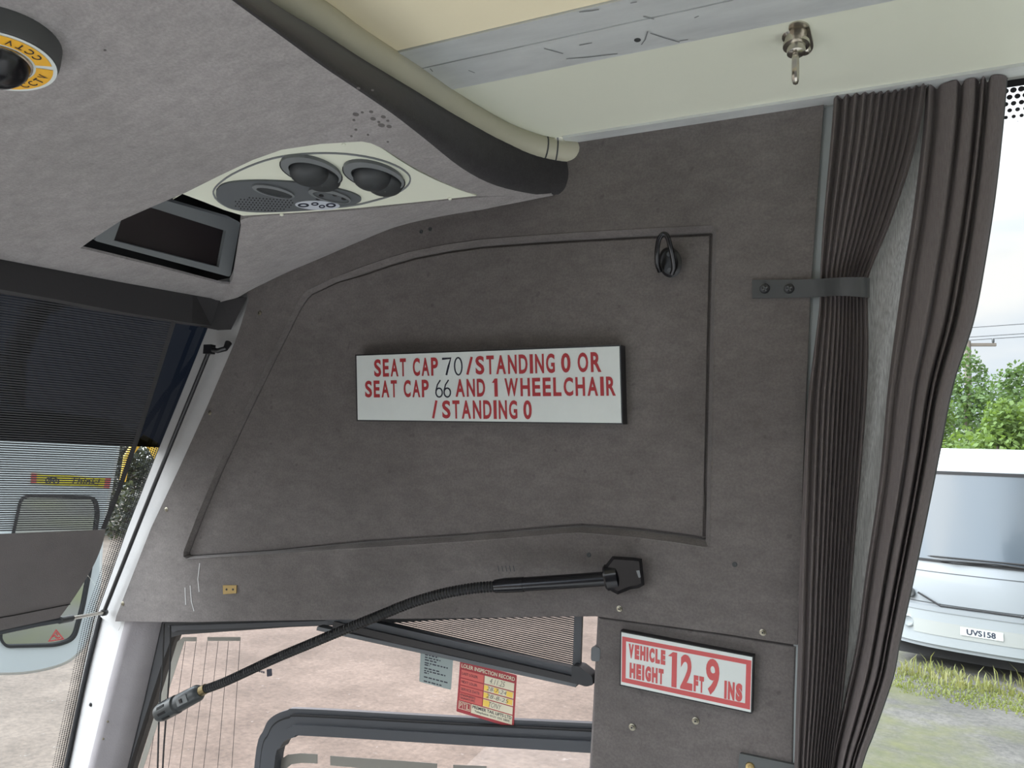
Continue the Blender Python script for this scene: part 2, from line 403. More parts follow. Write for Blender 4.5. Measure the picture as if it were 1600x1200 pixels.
# white rub marks down the lower front of the panel
for pts in ([(312, 880), (309, 905), (311, 925)], [(297, 915), (299, 940), (303, 955)], [(289, 918), (290, 945)]):
    sm = MB(); stroke(sm, pts, .0022, lambda u, v: (u, v), WALL, .0005); sm.build('scuff_mark', GREY_STK if 0 else PILLAR, bmw)
sm = MB()
for k in range(5): stroke(sm, [(778+k*6, 884), (780+k*6, 893)], .0016, lambda u, v: (u, v), WALL, .0005)
sm.build('scuff_mark', CHARCOAL, bmw)

# front pillar: upper strip beside the windscreen and the two facets below the panel
L2 = [(326, 509), (290, 599), (250, 697), (200, 825), (152, 960), (100, 1200), (62, 1380)]
p = plate(WALL, [(430, 420), (330, 440)]+L2[:5]+[(185, 985), (250, 850), (330, 660)], -.05, -.010)
PIL = MB().add(*p).build('trim_1', PILLAR); struct(PIL, 'pale grey windscreen pillar strip along the panel edge')
lowa = [W(x, y, -.018) for x, y in ((150, 958), (128, 1060), (99, 1204), (70, 1340))]
lowb = [W(x, y, -.008) for x, y in ((206, 964), (176, 1075), (143, 1204), (108, 1340))]
lowc = [W(x, y, -.045) for x, y in ((252, 966), (224, 1090), (196, 1204), (160, 1340))]
def back(l, d): return [q_+V((0, d, 0)) for q_ in l]
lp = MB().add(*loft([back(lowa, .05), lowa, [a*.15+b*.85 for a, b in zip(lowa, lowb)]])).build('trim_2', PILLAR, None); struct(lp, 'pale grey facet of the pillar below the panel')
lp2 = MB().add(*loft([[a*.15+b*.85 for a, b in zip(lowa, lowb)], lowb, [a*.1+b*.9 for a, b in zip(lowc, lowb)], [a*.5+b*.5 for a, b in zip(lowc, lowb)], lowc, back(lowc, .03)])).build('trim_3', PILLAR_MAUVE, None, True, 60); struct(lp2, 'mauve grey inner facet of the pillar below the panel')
for px, py in ((164, 1101), (160, 1117), (168, 1127), (161, 1154)):
    MB().add(*lathe(W(px, py, -.012), WALL.n, [(-.002, .003), (.001, .0026), (.0013, .0012)], 10)).build('screw', ZINC if px != 160 else BLACK, lp2, True)
screw(142, 1101, lp, BLACK, .003, WALL, -.013)

# pillar panel between the driver's window and the curtained window
pp = [(934, 962), (960, 966), (1020, 974), (1130, 989), (1246, 1008), (1243, 1100), (1241, 1205), (1236, 1400), (914, 1400), (921, 1203), (927, 1100)]
pin = inset(pp, 5)
mb = MB(); A = [W(x, y, -.010) for x, y in pp]; B = [W(x, y, -.005) for x, y in pin]
mb.add(*loft([[q_-WALL.n*.05 for q_ in A], A, [a*.4+b*.6+WALL.n*.0012 for a, b in zip(A, B)], B], True)); mb.add(*tri([B]))
PPAN = mb.build('trim_4', FELT_WALL, None); struct(PPAN, 'grey felt pillar panel between the windows below the seam')
for px, py in ((988, 1136), (1087, 1126)): screw(px, py, PPAN, ZINC, .0034, WALL, -.004)
MB().add(*plate(WALL, rounded([(924, 1010), (938, 1012), (937, 1034), (923, 1033)], 5), -.03, -.004)).build('window_catch', GREY_PL, PPAN)

# rest of the bus body above and around the frame plus an added cab block, all shaping the daylight
def shell(name, a, b, m):
    return struct(MB().add(*box(a, b)).build(name, m))
shell('floor', (-1.75, -1.2, -1.72), (5, 1.16, -1.66), mat('floor_vinyl', (.58, .57, .56), .7))
shell('cab_light_blocker', (-1.75, .5, -1.66), (-.55, 1.12, -1.05), mat('cab_blocker_dark', (.03, .03, .03), .7))  # unseen block added in the cab to darken the cove above it
shell('wall_left', (-.75, -1.24, -1.66), (5, -1.2, .9), mat('left_wall_lining', (.12, .115, .11), .8))
rw = MB().add(*box((-1.66, 1.165, -1.66), (9, 1.215, -.93))).add(*box((1.6, 1.13, -.93), (1.7, 1.19, .5))).add(*box((-.45, 1.09, .52), (9, 1.14, .88)))
struct(rw.build('wall_right_lower', ROOF))

# ------------------------------------------------------------------ front dome
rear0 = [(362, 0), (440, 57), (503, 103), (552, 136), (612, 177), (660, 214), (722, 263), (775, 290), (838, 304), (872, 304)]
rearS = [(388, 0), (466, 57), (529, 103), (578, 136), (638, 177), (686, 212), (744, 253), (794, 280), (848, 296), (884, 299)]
tubepx = [(455, 0), (500, 28), (545, 60), (592, 90), (640, 120), (680, 147), (720, 174), (758, 197), (800, 217), (850, 232), (905, 238)]
TP = [Pl((0, 0, .490), (0, 0, -1)).at(x, y) for x, y in tubepx]
TP = [Pl((0, 0, .490), (0, 0, -1)).at(x, y) for x, y in ((275, -108), (365, -55))]+TP
tp_s = smoothpath(TP, 6)
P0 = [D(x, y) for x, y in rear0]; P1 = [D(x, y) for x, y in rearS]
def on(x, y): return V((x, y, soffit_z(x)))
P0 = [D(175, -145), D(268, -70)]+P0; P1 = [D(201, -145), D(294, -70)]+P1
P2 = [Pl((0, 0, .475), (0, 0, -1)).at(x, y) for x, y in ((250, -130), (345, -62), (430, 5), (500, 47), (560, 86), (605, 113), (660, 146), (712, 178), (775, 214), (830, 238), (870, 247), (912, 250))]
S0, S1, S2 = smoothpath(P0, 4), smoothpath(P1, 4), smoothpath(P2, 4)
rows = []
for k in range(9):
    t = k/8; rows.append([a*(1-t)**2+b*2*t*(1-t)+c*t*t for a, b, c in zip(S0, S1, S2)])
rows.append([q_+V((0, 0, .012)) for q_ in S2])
hdr = [on(-1.2-.3*(1-(y/1.1)**2), y) for y in (-1.15, -.8, -.4, 0, .3, .5)]+[D(x, y) for x, y in ((0, 405), (100, 424), (200, 443), (290, 459), (330, 466), (345, 472))]
pock = [(362, 444), (345, 443), (250, 418), (140, 391), (125, 388), (150, 370), (190, 344), (240, 322), (290, 301), (340, 276), (395, 250), (440, 234), (500, 225), (565, 221), (580, 224), (600, 233), (640, 258), (690, 284), (745, 307), (800, 306)]
outer = hdr+[D(x, y) for x, y in pock]+list(reversed(S0))+[on(-.95, -.2), on(-.95, -1.15)]
vs, fs = tri([outer]); n_ = len(vs)
mb = MB().add(vs, fs); mb.add(*loft([outer, [q_+V((0, 0, .004)) for q_ in outer]], True))
mat_spot = mat('felt_spot', (.13, .119, .117), .95)
DOM = mb.build('ceiling_front', FELT_DOME); struct(DOM, 'grey felt underside of the front dome above the driver')
MB().add(*loft(rows)).build('rear_edge', FELT_SHADE, DOM, True)
J = [(868, 304), (815, 311), (760, 318), (690, 333), (620, 354), (560, 378), (500, 404), (450, 425), (400, 449), (372, 463), (345, 472)]
K = [(862, 303), (800, 306), (745, 309), (650, 318), (560, 328), (470, 334), (384, 341), (376, 360), (366, 420), (361, 440), (343, 470)]
Jp = smoothpath([W(x, y, .001) for x, y in J], 5); Kp = smoothpath([D(x, y) for x, y in K], 5)
rows = []
for k in range(7):
    t = k/6; rows.append([a*(1-t)+b*t+V((0, .35, -.94))*.014*math.sin(math.pi*t)*min(1, (a-b).length/.08) for a, b in zip(Kp, Jp)])
MB().add(*loft([[q_+V((0, 0, .014)) for q_ in rows[0]]]+rows)).build('side_cove', FELT_DOME, DOM, True)
for cx, cy, a, b in ((556, 179, 5, 2.6), (580, 175, 3.4, 2), (583, 186, 4.5, 2.4), (599, 183, 4, 2.2), (566, 176, 2.4, 1.5), (596, 196, 5.5, 2.8), (608, 198, 4.2, 2.4), (553, 188, 2.4, 1.6), (592, 191, 2.5, 1.6), (606, 189, 2.5, 1.6), (556, 203, 2.4, 1.6), (549, 213, 2, 1.3), (575, 211, 2, 1.4), (560, 138, 3, 1.8), (582, 141, 2.4, 1.5), (164, 79, 2.4, 1.4), (606, 222, 1.8, 1.3)):
    MB().add(*plate(DOME, ell(cx, cy, a, b, 8, 12), 0, .0004)).build('water_spot', mat_spot, DOM)
# closed top of the dome and of the pocket
MB().add(*box((-1.62, -1.2, .60), (-.5, 1.1, .64))).add(*box((-1.66, -1.2, .33), (-1.62, 1.1, .64))).add(*box((-1.62, 1.09, .33), (-1.1, 1.12, .62))).add(*box((-1.33, .2, .315), (-1.29, 1.09, .62))).build('dome_top', BLACK_MATT, DOM)

# ------------------------------------------------------------------ overhead rack
edge_in = [(y, x) for x, y in ((-.70, .05), (-.63, .4), (-.588, .60))]
epx = [R(x, y) for x, y in ((490, 0), (550, 40), (615, 83), (655, 107), (705, 138), (735, 165), (790, 195), (835, 208), (880, 216))]
def xe(y):
    pts = sorted([(q_.y, q_.x) for q_ in epx]+edge_in)
    for (y0, x0), (y1, x1) in zip(pts, pts[1:]):
        if y0 <= y <= y1: return x0+(x1-x0)*(y-y0)/(y1-y0)
    return pts[-1][1] if y > pts[-1][0] else pts[0][1]
RK = thing('overhead_luggage_rack', 'cream overhead luggage rack underside with aluminium strips and beige end moulding', 'luggage rack', (1.5, .85, .5))
def strip(y0, y1, z0, z1, name, m, x1=3.5, n=10, sag=0, th=.02, smooth=True, x0=None):
    r1, r2 = [], []
    for k in range(n+1):
        y = y0+(y1-y0)*k/n; z = z0+(z1-z0)*k/n+sag*math.sin(math.pi*k/n)
        r1.append(V(((xe(y)-(.03 if y < .85 else .11) if x0 is None else x0), y, z))); r2.append(V((x1, y, z)))
    r1b = [q_+V((0, 0, th)) for q_ in reversed(r1)]; r2b = [q_+V((0, 0, th)) for q_ in reversed(r2)]
    ring1, ring2 = r1+r1b, r2+r2b
    return MB().add(*loft([ring1, ring2], True)).build(name, m, RK, smooth, 35)
strip(.05, .7385, .503, .5, 'inner_panel', CREAM_WARM)
strip(.740, .782, .498, .498, 'aluminium_strip', ALU, n=1)
strip(.7838, .8455, .4975, .4975, 'aluminium_strip', ALU, n=1)
strip(.847, 1.046, .4985, .5025, 'outer_panel', CREAM, sag=.003, n=14)
strip(1.043, 1.066, .4985, .4985, 'edge_rail', ALU, n=1, th=.014, x0=-.452)
strip(1.0655, 1.0685, .4985, .4985, 'edge_lip', ALU, n=1, th=.05, x0=-.452)
# end moulding
et = MB().add(*tube(tp_s, [.0205]*(len(tp_s)-1)+[.017], 18)); TRM = et.build('end_moulding', TRIM, RK, True, 60)
for f in (.93, .955):
    i = int(f*(len(tp_s)-1)); MB().add(*tube([tp_s[i]-(tp_s[i+1]-tp_s[i]).normalized()*.0012, tp_s[i]+(tp_s[i+1]-tp_s[i]).normalized()*.0012], .0210, 18)).build('joint_ring', FELT_SHADE if 0 else CHARCOAL, TRM)
# screw hole and scratches on the strip
MB().add(*lathe(R(996, 63, .003), RACK.n, [(-.002, .004), (0, .004), (.0006, .003), (.0002, .0016)], 14)).build('screw', CHARCOAL, RK, True)
for pts in ([(1012, 49), (1008, 62), (1002, 70)], [(1016, 52), (1040, 60), (1062, 66)], [(905, 71), (925, 67)], [(885, 92), (915, 90), (965, 84)], [(1075, 62), (1062, 64)], [(1085, 28), (1092, 25)], [(995, 3), (985, 5)], [(936, 15), (925, 17), (905, 19)], [(672, 107), (676, 112)], [(732, 110), (742, 114)], [(1005, 26), (1022, 30)], [(850, 76), (880, 84)]):
    sm = MB(); stroke(sm, pts, .0014, lambda u, v: (u, v), RACK, .0032); sm.build('scratch', GREY_LT, RK)
# turn lock hanging from the outer panel
ZL = Pl((0, 0, .503), (0, 0, -1))
tc0 = ZL.at(1253, 52)
LK = thing('turn_lock', 'chrome key turn lock hanging from the cream rack panel above the curtain', 'lock', tc0)
MB().add(*plate(Pl((0, 0, .503), (0, 0, -1)), rounded([(1230, 41), (1246, 33), (1264, 38), (1272, 74), (1264, 86), (1250, 88)], 9), -.006, .006)).build('base_plate', CHROME, LK, True, 35)
lc = ZL.at(1244, 52)
MB().add(*lathe(lc, (0.02, -.12, -1), [(0, .0155), (.004, .0155), (.006, .0125), (.012, .012), (.013, .0145), (.017, .0145), (.018, .0105), (.026, .010), (.028, .007)], 20)).build('barrel', CHROME, LK, True, 35)
q1 = lc+V((.0, -.004, -.030))
ring = [q1+V((0, .013*math.sin(a)*.6, -.014+.016*math.cos(a))) for a in (2*math.pi*k/20 for k in range(21))]
MB().add(*tube(ring, .0034, 8, False)).build('key_ring', CHROME, LK, True)
MB().add(*lathe(ZL.at(1257, 66), (0, 0, -1), [(0, .007), (.012, .007), (.014, .005)], 16)).build('rivet', CHROME, LK, True, 35)

# ------------------------------------------------------------------ service panel in the dome pocket
pa, pb, pc = D(745, 307, .003), D(380, 337, .003), D(440, 235, -.026)
pn = (pb-pa).cross(pc-pa).normalized()
if pn.z > 0: pn = -pn
PAN = Pl(pa, pn); PA = PAN.at
SP = thing('overhead_service_panel', 'cream service panel with two air vents and a grey speaker above the driver', 'service panel', PA(500, 285, -.005))
MB().add(*plate(PAN, [(270, 312), (285, 303), (320, 316), (350, 328), (380, 337), (470, 332), (560, 325), (650, 316), (745, 306), (718, 297), (680, 281), (650, 266), (622, 249), (600, 234), (586, 226), (574, 221), (560, 219), (440, 224), (330, 262)], -.012, 0)).build('panel', CREAM, SP)
bez = [(335, 310), (332, 300), (340, 288), (362, 272), (400, 255), (440, 244), (490, 239), (540, 240), (585, 247), (618, 258), (638, 271), (642, 283), (634, 295), (612, 307), (585, 315), (555, 322), (510, 327), (450, 331), (400, 332), (365, 328), (345, 319)]
bez = [(p_.x, p_.y) for p_ in smoothpath(bez+[bez[0]], 3)][:-1]
MB().add(*plate(PAN, bez, 0, .0012, [inset(bez, 2.2)])).build('groove_ring', GREY_LT, SP)
gp = [(338, 298), (346, 290), (365, 285), (400, 283), (440, 284), (480, 287), (520, 294), (550, 302), (564, 310), (560, 317), (540, 322), (500, 327), (440, 331), (395, 331), (362, 326), (345, 317), (338, 307)]
gp = [(p_.x, p_.y) for p_ in smoothpath(gp+[gp[0]], 3)][:-1]
SPK = MB().add(*plate(PAN, gp, 0, .003)).build('speaker_plate', GREY_PL, SP)
for cx, cy, a, b, an in ((427, 300, 34, 8, 13), (515, 307, 34, 9, 13)):
    MB().add(*plate(PAN, ell(cx, cy, a, b, an), .003, .006, [ell(cx+2, cy+2, a*.86, b*.66, an)])).build('cup_rim', GREY_LT, SPK)
    MB().add(*plate(PAN, ell(cx+2, cy+2, a*.84, b*.62, an), .003, .0036)).build('cup', CHARCOAL if cx == 427 else GREY_PL, SPK)
for cx, cy in ((502, 306), (523, 305), (537, 311), (497, 311)):
    MB().add(*plate(PAN, ell(cx, cy, 4, 2, 10, 12), .0036, .0042)).build('lamp_hole', BLACK, SPK)
hm = MB()
for i in range(17):
    for j in range(6):
        cx = 368+i*5.4+(j % 2)*2.7; cy = 308+j*3.6+(i*.35); 
        if ((cx-412)/48)**2+((cy-319)/12)**2 < 1: hm.add(*plate(PAN, ell(cx, cy, 1.25, .9, 0, 6), .003, .0034))
hm.build('speaker_holes', BLACK, SPK)['kind'] = 'stuff'
LB = MB().add(*plate(PAN, ell(496, 321, 35, 7, 2), .003, .0038)).build('symbol_label', GREY_STK if 0 else mat('label_grey', (.50, .53, .58), .4), SPK)
sy = MB()
for cx, cy, a, b in ((474, 321, 9, 3), (492, 319, 6, 2.5), (503, 323, 5, 2.5), (517, 321, 8, 3.4)): sy.add(*plate(PAN, ell(cx, cy, a, b, 0, 16), .0038, .0043, [ell(cx, cy, a*.55, b*.5, 0, 16)]))
sy.build('symbol', INK, LB)
def vent(cx, cy):
    o = ell(cx, cy, 49, 19, 15, 36)
    MB().add(*plate(PAN, ell(cx, cy, 49, 19, 15, 36), 0, .006, [ell(cx+4, cy+3.5, 41, 14.5, 15, 36)])).build('vent_ring', GREY_LT, SP)
    MB().add(*plate(PAN, ell(cx, cy, 51, 20.5, 15, 36), 0, .001)).build('vent_shadow_gap', BLACK_MATT, SP)
    MB().add(*plate(PAN, ell(cx+4, cy+3.5, 41, 14.5, 15, 36), 0, .0016)).build('vent_well', BLACK_MATT, SP)
    # eyeball nozzle: a shallow ball in the ring with a tilted drum beside it
    u = (PA(cx+40, cy+11, .001)-PA(cx-40, cy-9, .001)).normalized(); v_ = PAN.n.cross(u)
    def cap_(px, py, ra, rb, hh, base, name, m, par):
        c0 = PA(px, py, base); vs, fs = [], []; n1, n2 = 24, 8
        for j in range(n2+1):
            for i in range(n1):
                t = 2*math.pi*i/n1; ph = j/n2*math.pi/2*.98; vs.append(c0+u*(ra*math.cos(ph)*math.cos(t))+v_*(rb*math.cos(ph)*math.sin(t))+PAN.n*(hh*math.sin(ph)))
        for j in range(n2):
            for i in range(n1): a = j*n1+i; b = j*n1+(i+1) % n1; fs.append((a, b, b+n1, a+n1))
        return MB().add(vs, fs).build(name, m, par, True)
    d1 = cap_(cx+17, cy+13, .027, .023, .012, .0, 'vent_drum', CHARCOAL, SP)
    d2 = cap_(cx-3, cy+1, .028, .025, .0165, .001, 'vent_nozzle', CHARCOAL, SP)
    MB().add(*plate(PAN, ell(cx+9, cy+13, 26, 13, 15, 30), .0215, .0225, [ell(cx+7.5, cy+12, 25.5, 12.4, 15, 30)])).build('nozzle_rim', GREY_LT, d2) if 0 else None
vent(486, 268); vent(584, 276)
for cx, cy in ((537, 226), (440, 335), (703, 310)): MB().add(*lathe(PA(cx, cy, 0), PAN.n, [(0, .003), (.0012, .0028), (.0016, .0012)], 10)).build('screw', CREAM, SP, True)

# ------------------------------------------------------------------ monitor in the pocket
ma, mb_, = D(147, 378, -.004), D(360, 433, -.004)
mn = (mb_-ma).cross(V((.42, 0, .9))).normalized()
if mn.x < 0: mn = -mn
MON = Pl(ma, mn)
MT = thing('ceiling_monitor', 'small dark screen in grey frame recessed in the felt dome beside the service panel', 'monitor', (ma+mb_)*.5)
fo = [(147, 376), (360, 433), (376, 347), (262, 314), (190, 295)]
fr = rounded(fo, 5); fi = [(178, 376), (342, 418), (353, 361), (245, 327), (200, 314)]
MB().add(*plate(MON, fr, -.03, .004, [fi])).build('monitor_frame', GREY_LT, MT)
MB().add(*plate(MON, inset(fi, -3), -.03, -.004)).build('screen', SCREEN, MT)

# ------------------------------------------------------------------ CCTV dome
CC = D(-8, 60); 
DN = DOME.n
CT = thing('cctv_dome_camera', 'round cctv dome camera with yellow ring label on the grey felt ceiling', 'camera', CC)
RO = .1
e1 = V((0, 1, 0)); e1 = (e1-DN*DN.dot(e1)).normalized(); e2 = DN.cross(e1)
PC = Pl(CC+DN*.022, DN); CCA = .72
cf = PC.at(-4, 96)                                  # centre of the lower face
CCb = cf-DN*.022
MB().add(*lathe(CCb, DN, [(0, .0525), (.016, .0505), (.021, .0485), (.022, .047)], 48)).build('base', mat('camera_base_grey', (.07, .072, .072), .5), CT, True, 30)
def annulus(r0, r1, h, a0=0, a1=2*math.pi, n=64):
    vs = []; fs = []
    for k in range(n+1):
        a = a0+(a1-a0)*k/n
        for r in (r0, r1): vs.append(cf+DN*h+(e1*math.cos(a)+e2*math.sin(a))*r)
    return vs, [(2*k, 2*k+1, 2*k+3, 2*k+2) for k in range(n)]
LR = MB().add(*annulus(.026, .048, .0006)).build('label_ring', WHITE, CT)
def ring_text(mb, s, ac, span, r0, r1):
    n = len(s)
    for i, ch in enumerate(s):
        g, f = glyphs(ch, .01); a0 = ac+span*(i-(n-1)/2)/n; wd = span/n*.72; vs = []
        for x, y in g:
            a = a0+wd*(x-.5); r = r0+(r1-r0)*(y); vs.append(cf+DN*.0016+(e1*math.cos(a)+e2*math.sin(a))*r)
        mb.add(vs, f)
for k in range(4):
    a0 = CCA + k*math.pi/2 if 'CCA' in globals() else k*math.pi/2
    MB().add(*annulus(.0305, .0445, .0011, a0+.07, a0+math.pi/2-.07, 24)).build('yellow_label', YELLOW, LR)
    t_ = MB(); ring_text(t_, 'CCTV', a0+math.pi/4, .95, .0415, .0335); t_.build('lettering', INK, LR)
MB().add(*lathe(cf, DN, [(.0, .0275), (.003, .0265), (.010, .0245), (.015, .0205), (.020, .0145), (.0225, .0075), (.0232, .001)], 40)).build('dome', BLACK_GLOSS, CT, True)
MB().add(*lathe(cf, DN, [(0, .0287), (.0026, .0283), (.003, .0265), (.0014, .026)], 40)).build('dome_collar', CHROME, CT, True, 30)

# ------------------------------------------------------------------ windscreen
def lerp_tab(tab, z):
    if z >= tab[0][0]: (z0, x0), (z1, x1) = tab[0], tab[1]
    elif z <= tab[-1][0]: (z0, x0), (z1, x1) = tab[-2], tab[-1]
    else:
        for a, b in zip(tab, tab[1:]):
            if b[0] <= z <= a[0]: (z0, x0), (z1, x1) = a, b; break
    return x0+(x1-x0)*(z-z0)/(z1-z0)
l2w = [W(x, y, -.02) for x, y in L2]
tab = [(q_.z, q_.x) for q_ in l2w]
def ye(z): return 1.12-.07*z
def wsx(y, z): return lerp_tab(tab, z)-.30*(1-(y/ye(z))**2)
def ws_grid(z0, z1, ya, yb, ny=24, nz=12, dx=0, uv=False):
    vs = []; uvs = []
    for j in range(nz+1):
        z = z0+(z1-z0)*j/nz; y1 = ye(z) if yb is None else yb(z); y0 = ya if not callable(ya) else ya(z)
        for i in range(ny+1):
            y = y0+(y1-y0)*i/ny; vs.append(V((wsx(y, z)+dx, y, z))); uvs.append((z-z1, y1-y))
    n = ny+1
    return vs, [(j*n+i, j*n+i+1, (j+1)*n+i+1, (j+1)*n+i) for j in range(nz) for i in range(ny)], uvs
vs, fs, _ = ws_grid(.33, -1.15, -1.15, None)
WS = obj('window_1', vs, fs, GLASS, None, True); struct(WS, 'raked windscreen in front of the driver')
vs, fs, _ = ws_grid(.33, -.003, -1.15, None, dx=.004)
obj('sun_strip', vs, fs, SUNSTRIP, WS, True)
vs, fs, uvs = ws_grid(-.003, -1.15, lambda z: ye(z)-.024, lambda z: ye(z)-.0, 4, 30, dx=.003)
obj('frit_band', vs, fs, FRIT, WS, True, uvs)
seal = [W(x, y, -.012) for x, y in ((157, 960), (130, 1070), (103, 1200), (70, 1350))]
MB().add(*tube(smoothpath(seal, 4), .0045, 8)).build('rubber_seal', RUBBER, WS, True)

# ------------------------------------------------------------------ windscreen roller blind
bq0 = Pl((0, 1.0, 0), (0, -1, 0)).at(275, 503); bq1 = Pl((0, 1.0, 0), (0, -1, 0)).at(165, 827)
BU = V((-.37, -.93, 0)).normalized()
dv = (bq1-bq0).normalized(); bn = (-BU).cross(dv)
if bn.x < 0: bn = -bn
BL = Pl(bq0, bn)
WB = thing('windscreen_roller_blind', 'dark woven roller blind half lowered over the windscreen', 'blind', bq0)
ha_t = [(-300, 346), (-120, 383), (0, 407), (100, 426), (200, 444), (300, 461), (345, 469), (386, 468)]
ha_b = [(-300, 394), (-120, 429), (0, 452), (100, 470), (200, 489), (300, 505), (330, 509), (361, 515)]
tops, bots = [], []
for k, (a, b) in enumerate(zip(ha_t, ha_b)):
    if k < 7: t_ = D(*a, .0); pl_ = Pl((0, t_.y, 0), (0, -1, 0))
    else: t_ = W(*a, .004); pl_ = Pl(t_, WALL.n)
    tops.append(t_+V((0, 0, .012 if k < 7 else .004))); bots.append(pl_.at(*b))
bx_ = V((-.035, 0, .0)); hb = MB().add(*loft([[q_+bx_ for q_ in tops], tops, bots, [q_+bx_ for q_ in bots]])); hb.build('roller_housing', BLIND_HOUSE, WB)
def bl_uv(p): return ((p-bq0).dot(BU), (p-bq0).dot(dv-BU*dv.dot(BU)))
drop = (bq1-bq0).length
vs = []; uvs = []; n1, n2 = 12, 16
for j in range(n2+1):
    for i in range(n1+1):
        q_ = bq0+dv*(drop*(-.02+1.02*j/n2))+BU*(1.4*i/n1); q_ = q_+bn*.006*math.sin(j/n2*math.pi)
        vs.append(q_); uvs.append(bl_uv(q_))
obj('blind_weave', vs, [(j*(n1+1)+i, j*(n1+1)+i+1, (j+1)*(n1+1)+i+1, (j+1)*(n1+1)+i) for j in range(n2) for i in range(n1)], BLIND, WB, True, uvs)
# stitched side edge
ed = [BL.at(x, y, .002) for x, y in ((275, 503), (248, 590), (215, 694), (190, 765), (165, 827))]
edl = [BL.at(x, y, .002) for x, y in ((268, 502), (241, 590), (207, 694), (182, 765), (157, 827))]
MB().add(*loft([ed, edl])).build('side_hem', BLIND_HOUSE, WB)
# hem: solid cloth curling towards the cabin
he = [(165, 827, .002), (160, 850, .006), (148, 880, .012), (128, 915, .020), (108, 945, .026), (92, 966, .030), (84, 972, .028)]
hl = [(-90, 838, .002), (-90, 862, .006), (-90, 895, .012), (-90, 935, .020), (-90, 970, .026), (-90, 1000, .030), (-90, 1010, .028)]
ha = smoothpath([BL.at(*q_) for q_ in he], 4); hb = smoothpath([BL.at(*q_) for q_ in hl], 4)
rows = [[a*(1-t)+b*t for a, b in zip(ha, hb)] for t in (0, .04, .1, .2, .35, .5, .65, .8, 1, 2.5)]
HM = MB().add(*loft(rows)).build('hem', BLIND_HEM, WB, True)
m2 = MB(); s_ = [BL.at(*q_) for q_ in ((110, 944, .0285), (70, 952, .0285), (20, 962, .0285), (-60, 975, .0285))]
m2.add(*tube(s_, .0009, 6)); m2.build('hem_seam', BLACK_MATT, HM)
pr0, pr1, pr2 = BL.at(60, 975, .028), BL.at(95, 969, .03), W(163, 957, .004)
MB().add(*tube([BL.at(-90, 1006, .026), pr0, pr1], .005, 10)).build('pull_rod', SLATE, WB, True)
MB().add(*tube([pr1, pr1*.2+pr2*.8, pr2], .0038, 10)).build('rod_end', CHROME, WB, True)
MB().add(*tube([pr1-(pr2-pr1)*.02, pr1*.78+pr2*.22], .0065, 12)).build('rod_collar', CHARCOAL, WB, True)
MB().add(*lathe(pr2, (pr2-pr1), [(-.006, .007), (.004, .007)], 12)).build('guide_clip', CHARCOAL, WB, True)
GR = thing('blind_guide_rod', 'thin black guide rod running down the pale windscreen pillar', 'rod', W(162, 958, .004))
g0, g1 = W(327, 548, .016), W(161, 960, .004)
MB().add(*tube([g0, g0*.5+g1*.5+WALL.n*.002, g1], .0042, 10)).build('rod', BLACK, GR, True)
MB().add(*obox(W(327, 546, .018), V((.010, 0, 0)), V((0, .006, 0)), V((0, 0, .009)))).build('rod_socket', BLACK, GR)
MB().add(*tube([W(327, 546, .018), W(340, 548, .018), W(352, 545, .012), W(357, 536, .002)], [.006, .005, .0055, .007], 10)).build('bracket', BLACK, GR, True)

# ------------------------------------------------------------------ driver's side window
SG = SIDEGLASS; G = SG.at
wv = [(185, 1400), (262, 966), (960, 955), (950, 1400)]
DW = obj('window_2', [G(*q_) for q_ in ((140, 1400), (225, 966), (960, 945), (945, 1400))], [(0, 1, 2, 3)], GLASS_SIDE); struct(DW, "driver's side window looking down on the gravel yard")
fr1 = MB().add(*plate(SG, [(200, 955), (960, 930), (955, 1420), (938, 1420), (940, 962), (800, 965), (700, 968), (600, 974), (450, 980), (280, 992), (268, 996), (252, 1040), (200, 1203), (150, 1420), (95, 1420), (175, 1203), (225, 1060)], -.02, .006))
fr1.build('rubber_frame', RUBBER, DW)
MB().add(*plate(SG, [(262, 978), (600, 967), (700, 964), (700, 968.5), (600, 972.5), (280, 985), (270, 988)], .006, .010)).build('frame_lip', SLATE, DW)
sl = MB().add(*plate(SG, [(256, 985), (268, 985), (262, 1040), (244, 1120), (230, 1203), (205, 1400), (197, 1400), (212, 1203), (235, 1090)], -.0, .003))
# hidden joint bar beside the cords
for nm, q_ in (('busbar', [(277, 1003), (286, 995.5), (307, 995.5), (307, 1002), (288, 1002), (224, 1200), (216, 1200)]), ('busbar', [(324, 995.5), (375.5, 995.5), (375.5, 1001.5), (324, 1001.5)])):
    MB().add(*plate(SG, q_, 0, .0006)).build(nm, ETCH, DW)
for x0, y0, x1, y1 in ((290, 1002, 263, 1200), (306.5, 1002, 281, 1200), (324, 1002, 300, 1200), (341, 1002, 318, 1200), (357, 1002, 340, 1200), (375, 1002, 362, 1200), (240, 1150, 232, 1203)):
    a, b = G(x0, y0, .0005), G(x1, y1, .0005); b = a+(b-a)*1.5; MB().add(*tube([a, b], .00055, 5)).build('heater_wire', CHARCOAL, DW)
bx = MB(); bx.add(*plate(SG, rounded([(416.5, 1046), (424.5, 1044.5), (425, 1056), (417, 1057.5)], 1.5), 0, .0005)); bx.build('glass_mark', INK, DW)
bx = MB(); q_ = quad([(397, 1045), (414, 1049), (414, 1054), (397, 1050)]); write(bx, 'GLAVERBEL', 0, 1, 0, .6, q_, SG, .0006) if 0 else [bx.add(*plate(SG, [(396+k*3, 1045.5+k*.6), (398+k*3, 1046+k*.6), (398+k*3, 1049+k*.6), (396+k*3, 1048.6+k*.6)], 0, .0005)) for k in range(6)]; bx.build('glass_mark', INK, DW)
